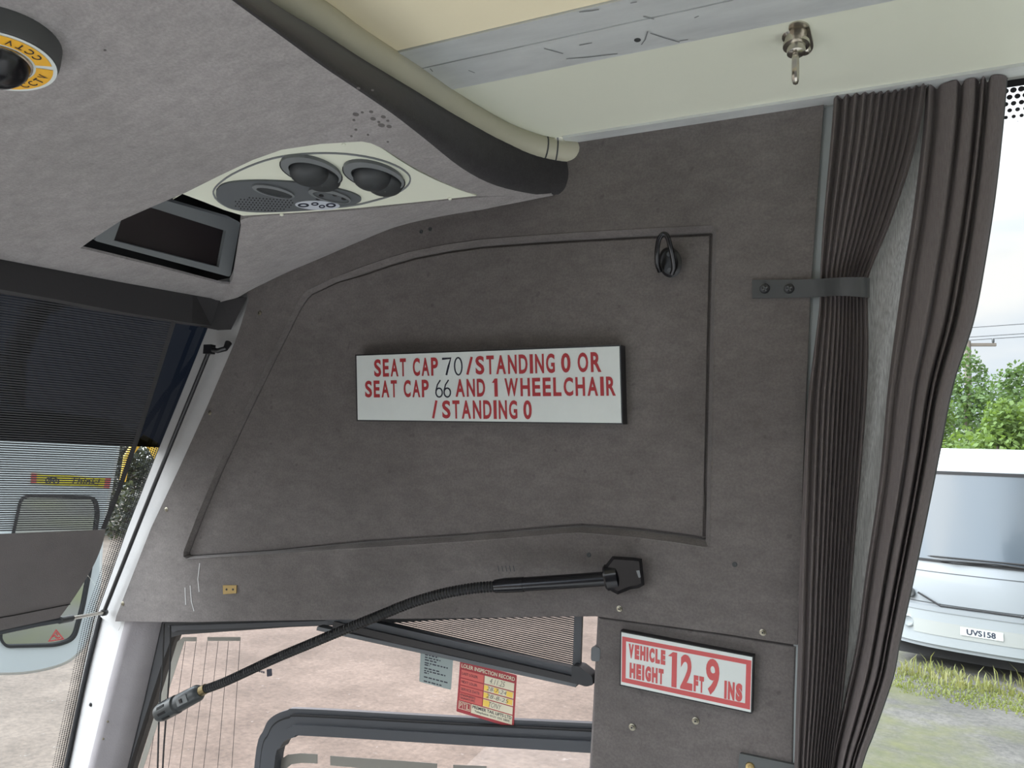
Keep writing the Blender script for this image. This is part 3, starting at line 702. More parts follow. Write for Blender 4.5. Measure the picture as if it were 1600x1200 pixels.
# opening pane frame
of = [(385, 1420), (398, 1190), (412, 1140), (424, 1121), (448, 1110), (480, 1108), (700, 1120), (960, 1132), (960, 1158), (700, 1151), (480, 1143), (450, 1148), (434, 1160), (424, 1200), (412, 1420)]
ow1 = [(385, 1420), (398, 1190), (412, 1140), (424, 1121), (448, 1110), (480, 1108), (700, 1120), (960, 1132)]
def offs(pl_, dx, dy): return [(x+dx*(0 if i > 5 else 1), y+dy) for i, (x, y) in enumerate(pl_)]
def band(o1, o2, h0, h1, name, m, par):
    return MB().add(*plate(SG, o1+list(reversed(o2)), h0, h1)).build(name, m, par, False)
def sp2(l): return [(q_.x, q_.y) for q_ in smoothpath(l, 5)]
o1 = ow1; o2 = [(393, 1420), (406, 1192), (419, 1147), (430, 1130), (451, 1121), (481, 1119), (700, 1131), (960, 1144)]
o3 = [(404, 1420), (417, 1196), (429, 1158), (439, 1145), (455, 1137), (482, 1134), (700, 1147), (960, 1161)]
o4 = [(414, 1420), (428, 1200), (438, 1168), (446, 1157), (461, 1152), (483, 1150), (700, 1163), (960, 1179)]
o1, o2, o3, o4 = map(sp2, (o1, o2, o3, o4))
OP = band(o1, o2, -.004, .0055, 'opening_frame', SLATE, DW)
band([(x, y-1.2) for x, y in o2], [(x, y+1.6) for x, y in o2], -.004, .0119, 'frame_gap', BLACK_MATT, OP); band(o2, o3, -.004, .0115, 'frame_ridge', SLATE, OP); band(o3, o4, -.004, .019, 'frame_ridge', SLATE, OP)
for q_ in ([(430, 1200), (436, 1188), (450, 1179), (470, 1177), (496, 1178.5), (496, 1193), (472, 1192), (456, 1194), (448, 1200), (440, 1215), (424, 1215)], [(516, 1181), (595, 1186.5), (683, 1193), (683, 1210), (516, 1196)], [(708, 1195), (760, 1197), (760, 1212), (708, 1210)]):
    MB().add(*plate(SG, q_, 0, .0006)).build('busbar', ETCH, DW)
# side blind on its slanting bar
SBL = Pl(W(800, 1000, -.03), WALL.n); S = SBL.at
SB = thing('side_window_blind', "dark woven side blind on a slanting grey bar in the driver's window", 'blind', S(800, 1020))
bp = [(470, 962), (600, 990), (720, 1022), (900, 1058), (904, 960), (910, 940), (470, 945)]
vs, fs = tri([[S(*q_) for q_ in bp]])
obj('blind_weave', vs, fs, BLIND_B, SB, False, [(v.x, v.z+(v.x*.06)) for v in vs])
MB().add(*plate(SBL, [(898, 940), (910, 940), (906, 1062), (894, 1060)], -.003, .003)).build('side_hem', SLATE, SB)
def bar(a, b, wd, h0, h1, name, m): 
    d2 = V((b[0]-a[0], b[1]-a[1])).normalized(); nn = V((-d2.y, d2.x))*wd/2
    return MB().add(*plate(SBL, [(a[0]-nn.x, a[1]-nn.y), (b[0]-nn.x, b[1]-nn.y), (b[0]+nn.x, b[1]+nn.y), (a[0]+nn.x, a[1]+nn.y)], h0, h1)).build(name, m, SB)
bar((482, 956), (902, 1053), 14, -.003, .012, 'bottom_bar', SLATE)
bar((520, 976), (902, 1064), 10, -.003, .018, 'bar_recess', BLACK)
bar((495, 982), (900, 1071), 6, -.003, .014, 'bar_lip', GREY_PL)
MB().add(*plate(SBL, rounded([(893, 1040), (906, 1042), (925, 1057), (927, 1070), (916, 1073), (893, 1066)], 3), -.003, .02)).build('bar_end', RUBBER, SB)

# cords beside the pillar
for k, pts in enumerate(([(256, 974), (254, 1040), (249, 1110), (246, 1210), (240, 1400)], [(266, 978), (266, 1030), (262, 1090), (258, 1140), (254, 1205), (246, 1400)])):
    MB().add(*tube(smoothpath([W(x, y, .004-.02*k) for x, y in pts], 4), .0018, 6)).build('cord', BLACK, SB, True)

# stickers on the driver's window
STP = Pl(G(760, 1085, .0062), WALL.n)
ST = thing('inspection_sticker', "red and cream inspection record sticker on the driver's window", 'sticker', STP.at(760, 1085))
qc = [(719, 1032), (807.5, 1055), (802.5, 1138), (713, 1111.5)]; q = quad(qc)
def qp(q, u0, u1, v0, v1): return [q(u0, v0), q(u1, v0), q(u1, v1), q(u0, v1)]
MB().add(*plate(STP, rounded(qc, 2), 0, .0006)).build('backing', RED_STICKER, ST)
rowsv = [(.165, .315), (.335, .455), (.475, .595), (.615, .755)]
for i, (a, b) in enumerate(rowsv):
    MB().add(*plate(STP, qp(q, .035, .43, a, b), .0006, .001)).build('caption_field', RED_PALE, ST)
    MB().add(*plate(STP, qp(q, .445, .965, a, b), .0006, .001)).build('date_field', PAPER, ST)
for u0, u1, i in ((.445, .52, 1), (.62, .70, 1), (.84, .95, 1), (.445, .53, 2), (.85, .95, 2), (.445, .56, 3)):
    MB().add(*plate(STP, qp(q, u0, u1, rowsv[i][0]+.01, rowsv[i][1]-.01), .001, .0012)).build('highlighter', PAPER_Y, ST)
MB().add(*plate(STP, qp(q, .25, .965, .775, .945), .0006, .001)).build('address_field', PAPER, ST)
MB().add(*plate(STP, qp(q, .03, .235, .78, .93), .0006, .001)).build('logo_field', PAPER, ST)
for k in range(3): MB().add(*plate(STP, qp(q, .036+.066*k, .094+.066*k, .79, .92), .001, .0012)).build('logo_tile', RED_STICKER, ST)
t_ = MB(); write(t_, 'LOLER INSPECTION RECORD', .03, .97, .05, .125, q, STP, .0012, .02)
t_.build('title_lettering', PAPER, ST); t_ = MB()
for k, ch in enumerate('PTL'): write(t_, ch, .046+.066*k, .084+.066*k, .805, .905, q, STP, .0016, .0)
t_.build('logo_lettering', PAPER, ST)
t_ = MB()
for s, a, b, u1 in (('LAST LOLER:', .21, .26, .33), ('NEXT LOLER:', .37, .42, .33), ('SERVICE DATE:', .51, .56, .38), ('ENGINEERS', .63, .67, .31), ('SIGNATURE:', .69, .73, .31)): write(t_, s, .05, u1, a, b, q, STP, .0014)
t_.build('caption_lettering', INK, ST); t_ = MB()
write(t_, 'PREMIER TAIL LIFTS LTD', .27, .95, .79, .85, q, STP, .0014, .015); write(t_, 'Telephone: 0121 555 5800', .31, .92, .87, .925, q, STP, .0014)
t_.build('address_lettering', INK, ST)
t_ = MB()
for s, (a, b), u0, u1 in (('4.11.25', rowsv[0], .54, .80), ('28-7-24', rowsv[1], .50, .84), ('28-8-25', rowsv[2], .50, .88), ('TONY', rowsv[3], .54, .76)): write(t_, s, u0, u1, a+.02, b-.025, q, STP, .0016, -.012, .02)
t_.build('handwriting', SLATE, ST)
S2_ = thing('notice_sticker', "small grey notice sticker partly behind the blind bar on the driver's window", 'sticker', STP.at(680, 1040))
qc2 = [(658, 1000), (709, 1012), (704.5, 1078), (655, 1065)]; q2 = quad(qc2)
MB().add(*plate(STP, rounded(qc2, 2), 0, .0006)).build('backing', GREY_STK, S2_)
t_ = MB()
for v, u1 in ((.19, .42), (.25, .50), (.31, .55), (.37, .62), (.43, .50), (.50, .86), (.55, .30), (.63, .62), (.69, .80), (.74, .28), (.84, .88), (.94, .70)):
    u = .14
    while u < u1:
        wl = random.uniform(.05, .13); t_.add(*plate(STP, qp(q2, u, min(u+wl, u1), v, v+.028), .0006, .0008)); u += wl+.03
t_.build('small_print', INK, S2_)

# ------------------------------------------------------------------ the two signs on the wall
def sign(name, label, corners, h0, h1, pl, base_h):
    o = thing(name, label, 'sign', pl.at(sum(c[0] for c in corners)/4, sum(c[1] for c in corners)/4, base_h))
    MB().add(*plate(pl, inset(corners, -2.0), base_h, h1-.001)).build('backing', BLACK, o)
    MB().add(*plate(pl, corners, h1-.001, h1)).build('face', WHITE, o)
    return o
c1 = [(557, 556), (967.5, 541), (971, 661), (559, 656)]; q = quad(c1)
SG1 = sign('seat_capacity_sign', 'long white sign with red seat capacity lettering in the wall recess', c1, 0, .013, WALL, -.011)
t_ = MB(); H = .0134
for s, u0, u1, v0, v1 in (('SEAT CAP', .066, .309, .065, .335), ('STANDING', .4516, .753, .065, .332), ('0', .777, .813, .065, .33), ('OR', .84, .930, .065, .33),
                          ('SEAT CAP', .03, .272, .392, .652), ('AND', .3735, .486, .392, .648), ('WHEELCHAIR', .56, .982, .392, .645),
                          ('STANDING', .321, .606, .70, .965), ('0', .629, .661, .70, .965)):
    write_caps(t_, s, u0, u1, v0, v1, q, WALL, H, .03, .24)
t_.add(*plate(WALL, [q(u, v) for u, v in ((.5125, .452), (.523, .392), (.5335, .392), (.5335, .648), (.521, .648), (.521, .452))], H-.0004, H))
for u0, v0, u1, v1 in ((.438, .075, .420, .33), (.300, .70, .286, .965)): stroke(t_, [(u0, v0), (u1, v1)], .0045, q, WALL, H)
t_.build('lettering', RED, SG1)
t_ = MB(); WD = .0026
stroke(t_, [(.325, .09), (.358, .085), (.349, .20), (.340, .33)], WD*1.4, q, WALL, H)
def loop_(cx, cy, a, b, st=0, en=2*math.pi, n=20): return [(cx+a*math.cos(st+(en-st)*k/n), cy+b*math.sin(st+(en-st)*k/n)) for k in range(n+1)]
stroke(t_, loop_(.386, .205, .014, .125), WD, q, WALL, H)
for cx in (.311, .342):
    stroke(t_, [(cx+.006, .40), (cx-.006, .47), (cx-.012, .56)], WD, q, WALL, H); stroke(t_, loop_(cx, .585, .012, .065), WD, q, WALL, H)
t_.build('handwritten_numbers', INK, SG1)
c2 = [(971, 988), (1175.4, 1027), (1173, 1113), (970, 1069.5)]; q = quad(c2)
SG2 = sign('vehicle_height_sign', 'white sign with red border giving the vehicle height below the panel seam', c2, 0, .009, WALL, -.006)
H = .0094
o_ = [q(.006, .075), q(.994, .065), q(.994, .955), q(.006, .945)]; i_ = [q(.036, .155), q(.955, .15), q(.955, .86), q(.036, .86)]
MB().add(*plate(WALL, o_, .009, .0092, [i_])).build('border', RED_SOFT, SG2)
t_ = MB()
for s, u0, u1, v0, v1 in (('VEHICLE', .056, .338, .186, .46), ('HEIGHT', .066, .326, .545, .836), ('2', .455, .548, .186, .84), ('FT', .558, .636, .535, .836), ('9', .65, .753, .168, .838), ('INS', .793, .932, .52, .853)):
    write_caps(t_, s, u0, u1, v0, v1, q, WALL, H, .075 if len(s) > 1 else .03, .17)
t_.add(*plate(WALL, [q(u, v) for u, v in ((.358, .275), (.395, .186), (.427, .186), (.427, .84), (.388, .84), (.388, .275))], H-.0002, H))
t_.build('lettering', RED_SOFT, SG2)

# small brass plate
BP = thing('brass_plate', 'tiny worn brass plate on the felt panel above the driver window', 'plate', W(358, 921))
MB().add(*plate(WALL, [(348, 914.5), (369.5, 914.5), (369, 927), (348.5, 928.5)], 0, .002)).build('plate', BRASS, BP)
for px, py in ((354, 921), (364, 921)): MB().add(*lathe(W(px, py, .002), WALL.n, [(0, .0022), (.001, .0018)], 10)).build('rivet', CHARCOAL, BP)

# coat hook
HK = thing('coat_hook', 'black plastic coat hook in the top right corner of the wall recess', 'hook', W(1047, 412, -.007))
base = ell(1047, 410, 18.5, 24, -8, 28)
hb = MB(); rA = [W(x, y, -.011) for x, y in base]; rB = [W(x, y, .004) for x, y in base]; rC = [W(x, y, .008) for x, y in ell(1046, 410, 13.5, 19, -8, 28)]
hb.add(*loft([rA, rB, rC], True)); hb.add(rC, [tuple(range(28))]); hb.build('base', BLACK, HK, True, 50)
lp_ = [(1031, 424, .012), (1027, 412, .022), (1026.5, 395, .030), (1029, 376, .034), (1034, 367, .035), (1039, 366, .035), (1043, 370, .034), (1047, 384, .030), (1051, 402, .022), (1053, 418, .014), (1050, 428, .009)]
MB().add(*tube(smoothpath([W(*q_) for q_ in lp_], 5), .0036, 10)).build('loop', BLACK_GLOSS, HK, True)
for px, py in ((1045, 397), (1046, 422)): MB().add(*lathe(W(px, py, .008), WALL.n, [(0, .0034), (.0012, .003), (.0008, .0015)], 12)).build('screw', GREY_PL, HK, True)

# ------------------------------------------------------------------ gooseneck microphone
MC = thing('gooseneck_microphone', 'black gooseneck microphone mounted on the wall and reaching across the driver window', 'microphone', W(980, 898))
mo = [(957, 869), (990, 871), (1003, 873), (1007, 914), (998, 919), (985, 921), (965, 929), (948, 920), (941, 902), (945, 884)]
mi = inset(mo, 5)
mA = [W(x, y, 0) for x, y in mo]; mB2 = [W(x, y, .022) for x, y in mo]; mC2 = [W(x, y, .03) for x, y in mi]
hb = MB().add(*loft([mA, mB2, mC2], True)); hb.add(mC2, [tuple(range(len(mo)))]); MNT = hb.build('mount', BLACK_GLOSS, MC)
MB().add(*lathe(W(952, 902, .02), W(930, 905, .025)-W(952, 902, .02), [(-.012, .019), (.004, .019), (.007, .016)], 20)).build('collar', BLACK_GLOSS, MC, True, 30)
MB().add(*plate(WALL, [(994, 892), (999, 891), (1001, 902), (998, 903)], .03, .0305)).build('moulded_mark', GREY_LT, MNT)
MB().add(*tube([W(950, 904, .024), W(880, 909, .034), W(818, 913, .044)], .0105, 18)).build('stem', BLACK_GLOSS, MC, True)
MB().add(*tube([W(818.5, 913, .044), W(790, 914.5, .048), W(774, 916, .050)], [.0112, .0112, .0100], 18)).build('stem_sleeve', BLACK_GLOSS, MC, True)
gpx = [(778, 916, .050), (740, 919, .055), (690, 928, .062), (640, 943, .069), (590, 963, .076), (540, 983, .083), (480, 1008, .090), (430, 1029, .096), (385, 1050, .101), (350, 1066, .105), (318, 1078, .108)]
gp_ = smoothpath([W(*q_) for q_ in gpx], 10)
# ribbed hose: resample and pulse the radius
fine = []
for a, b in zip(gp_, gp_[1:]):
    for k in range(12): fine.append(a.lerp(b, k/12))
acc = 0; rs = []
for i, p_ in enumerate(fine):
    if i: acc += (p_-fine[i-1]).length
    rs.append(.0078+.0011*math.sin(acc/.0052*2*math.pi)-.0012*min(1, acc/.75))
MB().add(*tube(fine, rs, 14)).build('gooseneck', BLACK, MC, True)
ha_, hb_ = W(318, 1078, .108), W(247, 1116, .118); hd = (hb_-ha_); hl_ = hd.length
MB().add(*lathe(ha_, hd, [(-.006, .0085), (.006, .0088), (.0065, .0078), (.009, .0078)], 18)).build('brass_ferrule', mat('dull_brass', (.22, .17, .09), .4, 1), MC, True, 30)
HD = MB().add(*lathe(ha_, hd, [(.006, .0095), (.010, .0125), (.014, .0145), (hl_*.5, .0155), (hl_*.52, .0135), (hl_*.56, .0135), (hl_*.58, .0165), (hl_*.9, .0165), (hl_*.97, .0145), (hl_, .0105)], 24)).build('head', MICG, MC, True, 28)
hu = (WALL.n-hd.normalized()*WALL.n.dot(hd.normalized())).normalized(); hv = hd.normalized().cross(hu)
MB().add(*obox(ha_+hd*.33+hu*.0145, hd.normalized()*.0125, hv*.0065, hu*.0016)).build('switch_plate', GREY_LT, HD)
MB().add(*obox(ha_+hd*.34+hu*.0165, hd.normalized()*.0028, hv*.0035, hu*.0014)).build('switch', BLACK, HD)
for a in (-.9, -.2, .5, 1.2, 2.0):
    dd = hu*math.cos(a)+hv*math.sin(a)
    MB().add(*obox(ha_+hd*.78+dd*.0163, hd.normalized()*.009, hd.normalized().cross(dd)*.0022, dd*.0008)).build('grille_slot', BLACK_MATT, HD)

# ------------------------------------------------------------------ passenger window and curtain
PW = obj('window_3', [PAXGLASS.at(1262, 60), V((3.4, 0, 0)), V((3.4, 0, 0)), PAXGLASS.at(1225, 1420)], [(0, 1, 2, 3)], GLASS)
zt, zb = .51, -.92
def pg(x, z, h=0): return V((x, (PAXGLASS.c+h+(.07/math.sqrt(1.0049))*z)/(-1/math.sqrt(1.0049)), z))
bpy.data.objects.remove(PW)
PW = obj('window_3', [pg(-.16, zt), pg(3.0, zt), pg(3.0, zb), pg(-.16, zb)], [(0, 1, 2, 3)], GLASS); struct(PW, 'passenger side window behind the curtain')
vs = [pg(-.1, .51, .001), pg(3.0, .51, .001), pg(3.0, .500, .001), pg(-.1, .500, .001)]
ft = PAXGLASS.at(1585, 136); fb = PAXGLASS.at(1585, 186)
MB().add([pg(-.1, .52, .001), pg(3.0, .52, .001), pg(3.0, ft.z, .001), pg(-.1, ft.z, .001)], [(0, 1, 2, 3)]).build('frit_edge', BLACK_MATT, PW)
obj('frit_band', [pg(-.1, ft.z, .001), pg(3.0, ft.z, .001), pg(3.0, fb.z-.004, .001), pg(-.1, fb.z-.004, .001)], [(0, 1, 2, 3)], FRIT_TOP, PW, False, [(-.1, 0), (3.0, 0), (3.0, ft.z-fb.z+.004), (-.1, ft.z-fb.z+.004)])
# frame of the window hidden behind the curtain
MB().add(*box((-.2, 1.155, -.95), (1.6, 1.19, -.9))).build('window_sill', RUBBER, PW)

def tabs(t):
    P = [V((y, x)) for y, x in t]
    def f(y):
        if y <= P[0].x: a, b = P[0], P[1]
        elif y >= P[-1].x: a, b = P[-2], P[-1]
        else:
            for a, b in zip(P, P[1:]):
                if a.x <= y <= b.x: break
        t_ = (y-a.x)/(b.x-a.x); 
        if 0 <= t_ <= 1: pass
        return a.y+(b.y-a.y)*t_
    return f
def smooth_tab(t, n=6):
    s = smoothpath([V((y, x)) for y, x in t], n); return tabs([(q_.x, q_.y) for q_ in s])
AL = smooth_tab([(120, 1304), (180, 1301), (250, 1295), (350, 1286), (440, 1281), (480, 1280), (560, 1270), (640, 1261), (800, 1253), (900, 1249), (1000, 1247), (1100, 1244), (1200, 1241), (1400, 1236)])
AR = smooth_tab([(120, 1450), (180, 1441), (250, 1425), (350, 1391), (430, 1358), (470, 1356), (550, 1357), (640, 1353), (800, 1340), (900, 1332), (1000, 1326), (1100, 1316), (1200, 1302), (1400, 1285)])
CL = smooth_tab([(120, 1446), (180, 1444), (250, 1437), (350, 1424), (450, 1408), (600, 1388), (750, 1374), (900, 1352), (1000, 1339), (1100, 1318), (1200, 1298), (1400, 1275)])
CR = smooth_tab([(120, 1573), (200, 1566), (300, 1555), (400, 1540), (500, 1521), (600, 1489), (700, 1469), (800, 1449), (900, 1428), (1000, 1406), (1050, 1397), (1100, 1381), (1150, 1363), (1200, 1345), (1400, 1290)])
CT_ = thing('window_curtain', 'dark brown pleated curtain gathered by the strap beside the passenger window', 'curtain', W(1400, 600))
ys = [110+ (1330-110)*k/90 for k in range(91)]
def pleats(L_, R_, prof, hfun, nu):
    rows = []
    for y in ys:
        l, r = L_(y), R_(y); row = []
        for i in range(nu+1):
            u = i/nu; s, dh = prof(u, y); p_ = W(l+(r-l)*s, y, hfun(u, y)+dh); p_.z = min(p_.z, .4975); row.append(p_)
        rows.append(row)
    return rows
def profA(u, y):
    n = 12; k = n*u**(1.15+.35*min(1, max(0, (y-480)/400))); tight = 1-.35*math.exp(-((y-450)/120)**2)
    ph = 2*math.pi*k+.35*math.sin(u*9+y*.003)
    lead = .35/n if True else 0
    s = u+.07/n*math.sin(ph+1.2)*(1 if .02 < u < .98 else 0)
    return min(1, max(0, s)), .0042*tight*(math.sin(ph)+.18*math.sin(2*ph+u*5))*(1+.9*math.exp(-(u/.15)**2))
def hA_(u, y): return .012-.010*math.exp(-((y-448)/60)**2)+.004*math.sin(u*7)
MB().add(*loft(pleats(AL, AR, profA, hA_, 150))).build('gathered_side', CURTAIN, CT_, True)
def profA2(u, y): s, d = profA(u, y); return s, -d*.7
MB().add(*loft(pleats(lambda y: AL(y)+4, lambda y: AR(y)-3, profA2, lambda u, y: hA_(u, y)-.024, 80))).build('rear_folds', CURTAIN, CT_, True)
MB().add(*loft(pleats(lambda y: AL(y)+5, lambda y: AR(y)-4, lambda u, y: (u, .002*math.sin(u*60)), lambda u, y: hA_(u, y)-.036, 60))).build('rear_folds', CURTAIN, CT_, True)
# loose side: a few broad folds, converging downwards
fold = [(0, -.004), (.05, .006), (.10, .000), (.14, -.007), (.20, .003), (.36, .008), (.40, .004), (.44, -.008), (.49, .006), (.60, .008), (.64, -.001), (.665, -.011), (.69, .006), (.72, .008), (.745, -.009), (.775, -.010), (.80, .007), (.86, .010), (.94, .006), (.985, -.002), (1, -.012)]
ff = tabs([(a, b) for a, b in [(q_.x, q_.y) for q_ in smoothpath([V(t_) for t_ in fold], 5)]])
def profC(u, y): return u, ff(u)*(.8+.2*math.sin(y*.006+u*4))*1.25
MB().add(*loft(pleats(CL, CR, profC, lambda u, y: .004, 160))).build('loose_side', CURTAIN, CT_, True)
MB().add(*loft(pleats(lambda y: CL(y)+12, lambda y: CR(y)-7, lambda u, y: (u, .004*math.sin(u*40)), lambda u, y: -.018, 60))).build('rear_folds', CURTAIN, CT_, True)
# single layer between the two gathers, lit through from the window
MB().add(*loft(pleats(lambda y: AR(y)-14, lambda y: CL(y)+14, lambda u, y: (u, .003*math.sin(u*8+y*.01)), lambda u, y: -.010, 24))).build('single_layer', LINING, CT_, True)
# lining edge along the wall, backlight put into its pale colour
MB().add(*loft(pleats(lambda y: AL(y)-17 if y < 560 else AL(y)-7, lambda y: AL(y)+5, lambda u, y: (u, .001), lambda u, y: -.008, 4))).build('lining_edge', mat('lining_backlight', (.34, .37, .37), .8), CT_, True)
# piping down the free edge
MB().add(*tube([W(CR(y)-1, y, -.008) for y in ys], .0022, 6)).build('edge_piping', mat('piping', (.07, .075, .07), .8), CT_, True)

# curtain strap
def tieback(label, cpx, name='curtain_strap'):
    (x0, y0), wd = cpx, 1
    return thing(name, label, 'curtain strap', W(x0, y0))
TB = tieback('dark grey strap holding the gathered curtain, fixed by two screws', (1215, 451))
top = smoothpath([W(1175, 437.5, .003), W(1240, 437, .004), W(1282, 435.5, .010), W(1310, 433.5, .028), W(1340, 433, .032), W(1354, 433.5, .024), W(1358, 434.5, .004), W(1359, 435, -.015)], 5)
bot = smoothpath([W(1175, 466, .003), W(1240, 465, .004), W(1282, 463.5, .010), W(1310, 462, .028), W(1340, 463.5, .032), W(1354, 464.5, .024), W(1358, 465, .004), W(1359, 465, -.015)], 5)
def ribbon(top, bot, th):
    A = []; 
    n = len(top); nr = []
    for i in range(n):
        t = (top[min(i+1, n-1)]-top[max(i-1, 0)]).normalized(); b = (bot[i]-top[i]).normalized(); nn = b.cross(t).normalized()
        if nn.dot(WALL.n) < 0 and i < n*.7: nn = -nn
        nr.append(nn)
    return loft([[top[i], top[i]*.93+bot[i]*.07+nr[i]*th*.0, bot[i]*.93+top[i]*.07, bot[i], bot[i]-nr[i]*th, top[i]-nr[i]*th] for i in range(n)], True)
v_, f_2 = ribbon(top, bot, .003); f_2 = list(f_2)+[(0, 1, 2, 3, 4, 5)]
MB().add(v_, f_2).build('strap', mat('strap_vinyl', (.055, .058, .06), .5), TB, True, 35)
for px in (1195, 1233):
    s_ = MB().add(*lathe(W(px, 451, .004), WALL.n, [(0, .0068), (.0016, .006), (.002, .0028), (.0012, .0022)], 18)).build('screw', BLACK, TB, True, 30)
    c = W(px, 451, .0064)
    cr_ = MB(); cr_.add(*obox(c, V((.0034, 0, .002)), WALL.n*.0003, V((-.0005, 0, .0009)))); cr_.add(*obox(c, V((-.002, 0, .0034)), WALL.n*.0003, V((.0009, 0, .0005)))); cr_.build('screw_slot', GREY_PL, s_)
TB2 = tieback('grey strap end with one screw at the bottom edge of the pillar panel', (1180, 1195), 'curtain_strap')
MB().add(*plate(WALL, rounded([(1155, 1177), (1245, 1196), (1245, 1236), (1152, 1220)], 4), -.005, .001)).build('strap', mat('strap_vinyl_grey', (.085, .092, .092), .5), TB2)
MB().add(*lathe(W(1172, 1198, .001), WALL.n, [(0, .0062), (.0016, .0055), (.002, .0026), (.0012, .002)], 16)).build('screw', RED_STICKER if 0 else BRASS, TB2, True)

# ------------------------------------------------------------------ outside mirror
m0 = Pl((0, 1.30, 0), (0, -1, 0)).at(80, 900)
MP = Pl(m0, (.97, -.22, -.02)); M_ = MP.at
MR = thing('driver_side_mirror', 'white rounded door mirror hanging outside beyond the windscreen blind', 'mirror', M_(70, 1050, -.05))
ho = [(-90, 640), (60, 640), (182, 655), (188, 690), (182, 730), (172, 780), (163, 830), (160, 870), (158, 915), (148, 960), (138, 1000), (124, 1022), (98, 1040), (50, 1052), (0, 1055), (-60, 1052), (-90, 1040)]
hol = [(q_.x, q_.y) for q_ in smoothpath(ho+[ho[0]], 4)][:-1]
ginl = rounded([(33, 774), (150, 776), (156, 800), (145, 880), (132, 950), (118, 1000), (90, 1010), (10, 1012), (0, 1000), (10, 880)], 14)
A1 = [M_(x, y, -.16) for x, y in inset(hol, 26)]; A2 = [M_(x, y, -.08) for x, y in inset(hol, 6)]; A3 = [M_(x, y, -.02) for x, y in hol]; A4 = [M_(x, y, 0) for x, y in inset(hol, 4)]
hs = MB().add(*loft([A1, A2, A3, A4], True)); hs.add(*tri([A4, [M_(x, y, 0) for x, y in ginl]])); hs.add(*tri([A1]))
HO = hs.build('housing', WHITE_GLOSS, MR, True, 40)
MB().add(*plate(MP, inset(ginl, -1), -.02, .004, [inset(ginl, 3.5)])).build('glass_gasket', RUBBER, MR)
MG = MB().add(*plate(MP, inset(ginl, 2), -.02, -.004)).build('mirror_glass', MIRROR, MR)
MB().add(*plate(MP, rounded([(88, 983), (75, 1003), (101, 999)], 1), -.004, -.003, [inset([(88, 983), (75, 1003), (101, 999)], 2.2)])).build('warning_triangle', RED_SOFT, MG)
t_ = MB(); stroke(t_, [(82, 995), (86, 993), (89, 997), (94, 996)], .004, lambda u, v: (u, v), MP, -.003); stroke(t_, [(88, 989), (91, 993)], .003, lambda u, v: (u, v), MP, -.003); t_.build('warning_symbol', RED_SOFT, MG)
tq = [(49, 739), (173.5, 747.5), (171, 762.5), (48, 756)]; q = quad(tq)
TS = MB().add(*plate(MP, tq, 0, .001)).build('think_sticker', YELLOW_STK, HO)
for a, b in ((0, .07), (.93, 1)): MB().add(*plate(MP, qp(q, a, b, 0, 1), .001, .0015)).build('red_end', RED_SOFT, TS)
bk_ = MB(); t_ = MB(); write(t_, 'Think!', .50, .86, .12, .80, q, MP, .002, .0, .02)
for cx in (.22, .32): stroke(bk_, loop_(cx, .62, .032, .24), .003, q, MP, .002)
stroke(bk_, [(.22, .62), (.25, .3), (.31, .3), (.27, .62), (.25, .3)], .003, q, MP, .002); stroke(bk_, [(.31, .3), (.32, .62)], .003, q, MP, .002); bk_.build('bicycle_symbol', INK, TS)
t_.build('lettering', INK, TS)
MB().add(*tube([M_(20, 660, -.05), M_(20, 560, -.06), M_(60, 480, -.02), M_(140, 440, .1)], .03, 12)).build('arm', WHITE_GLOSS, MR, True)

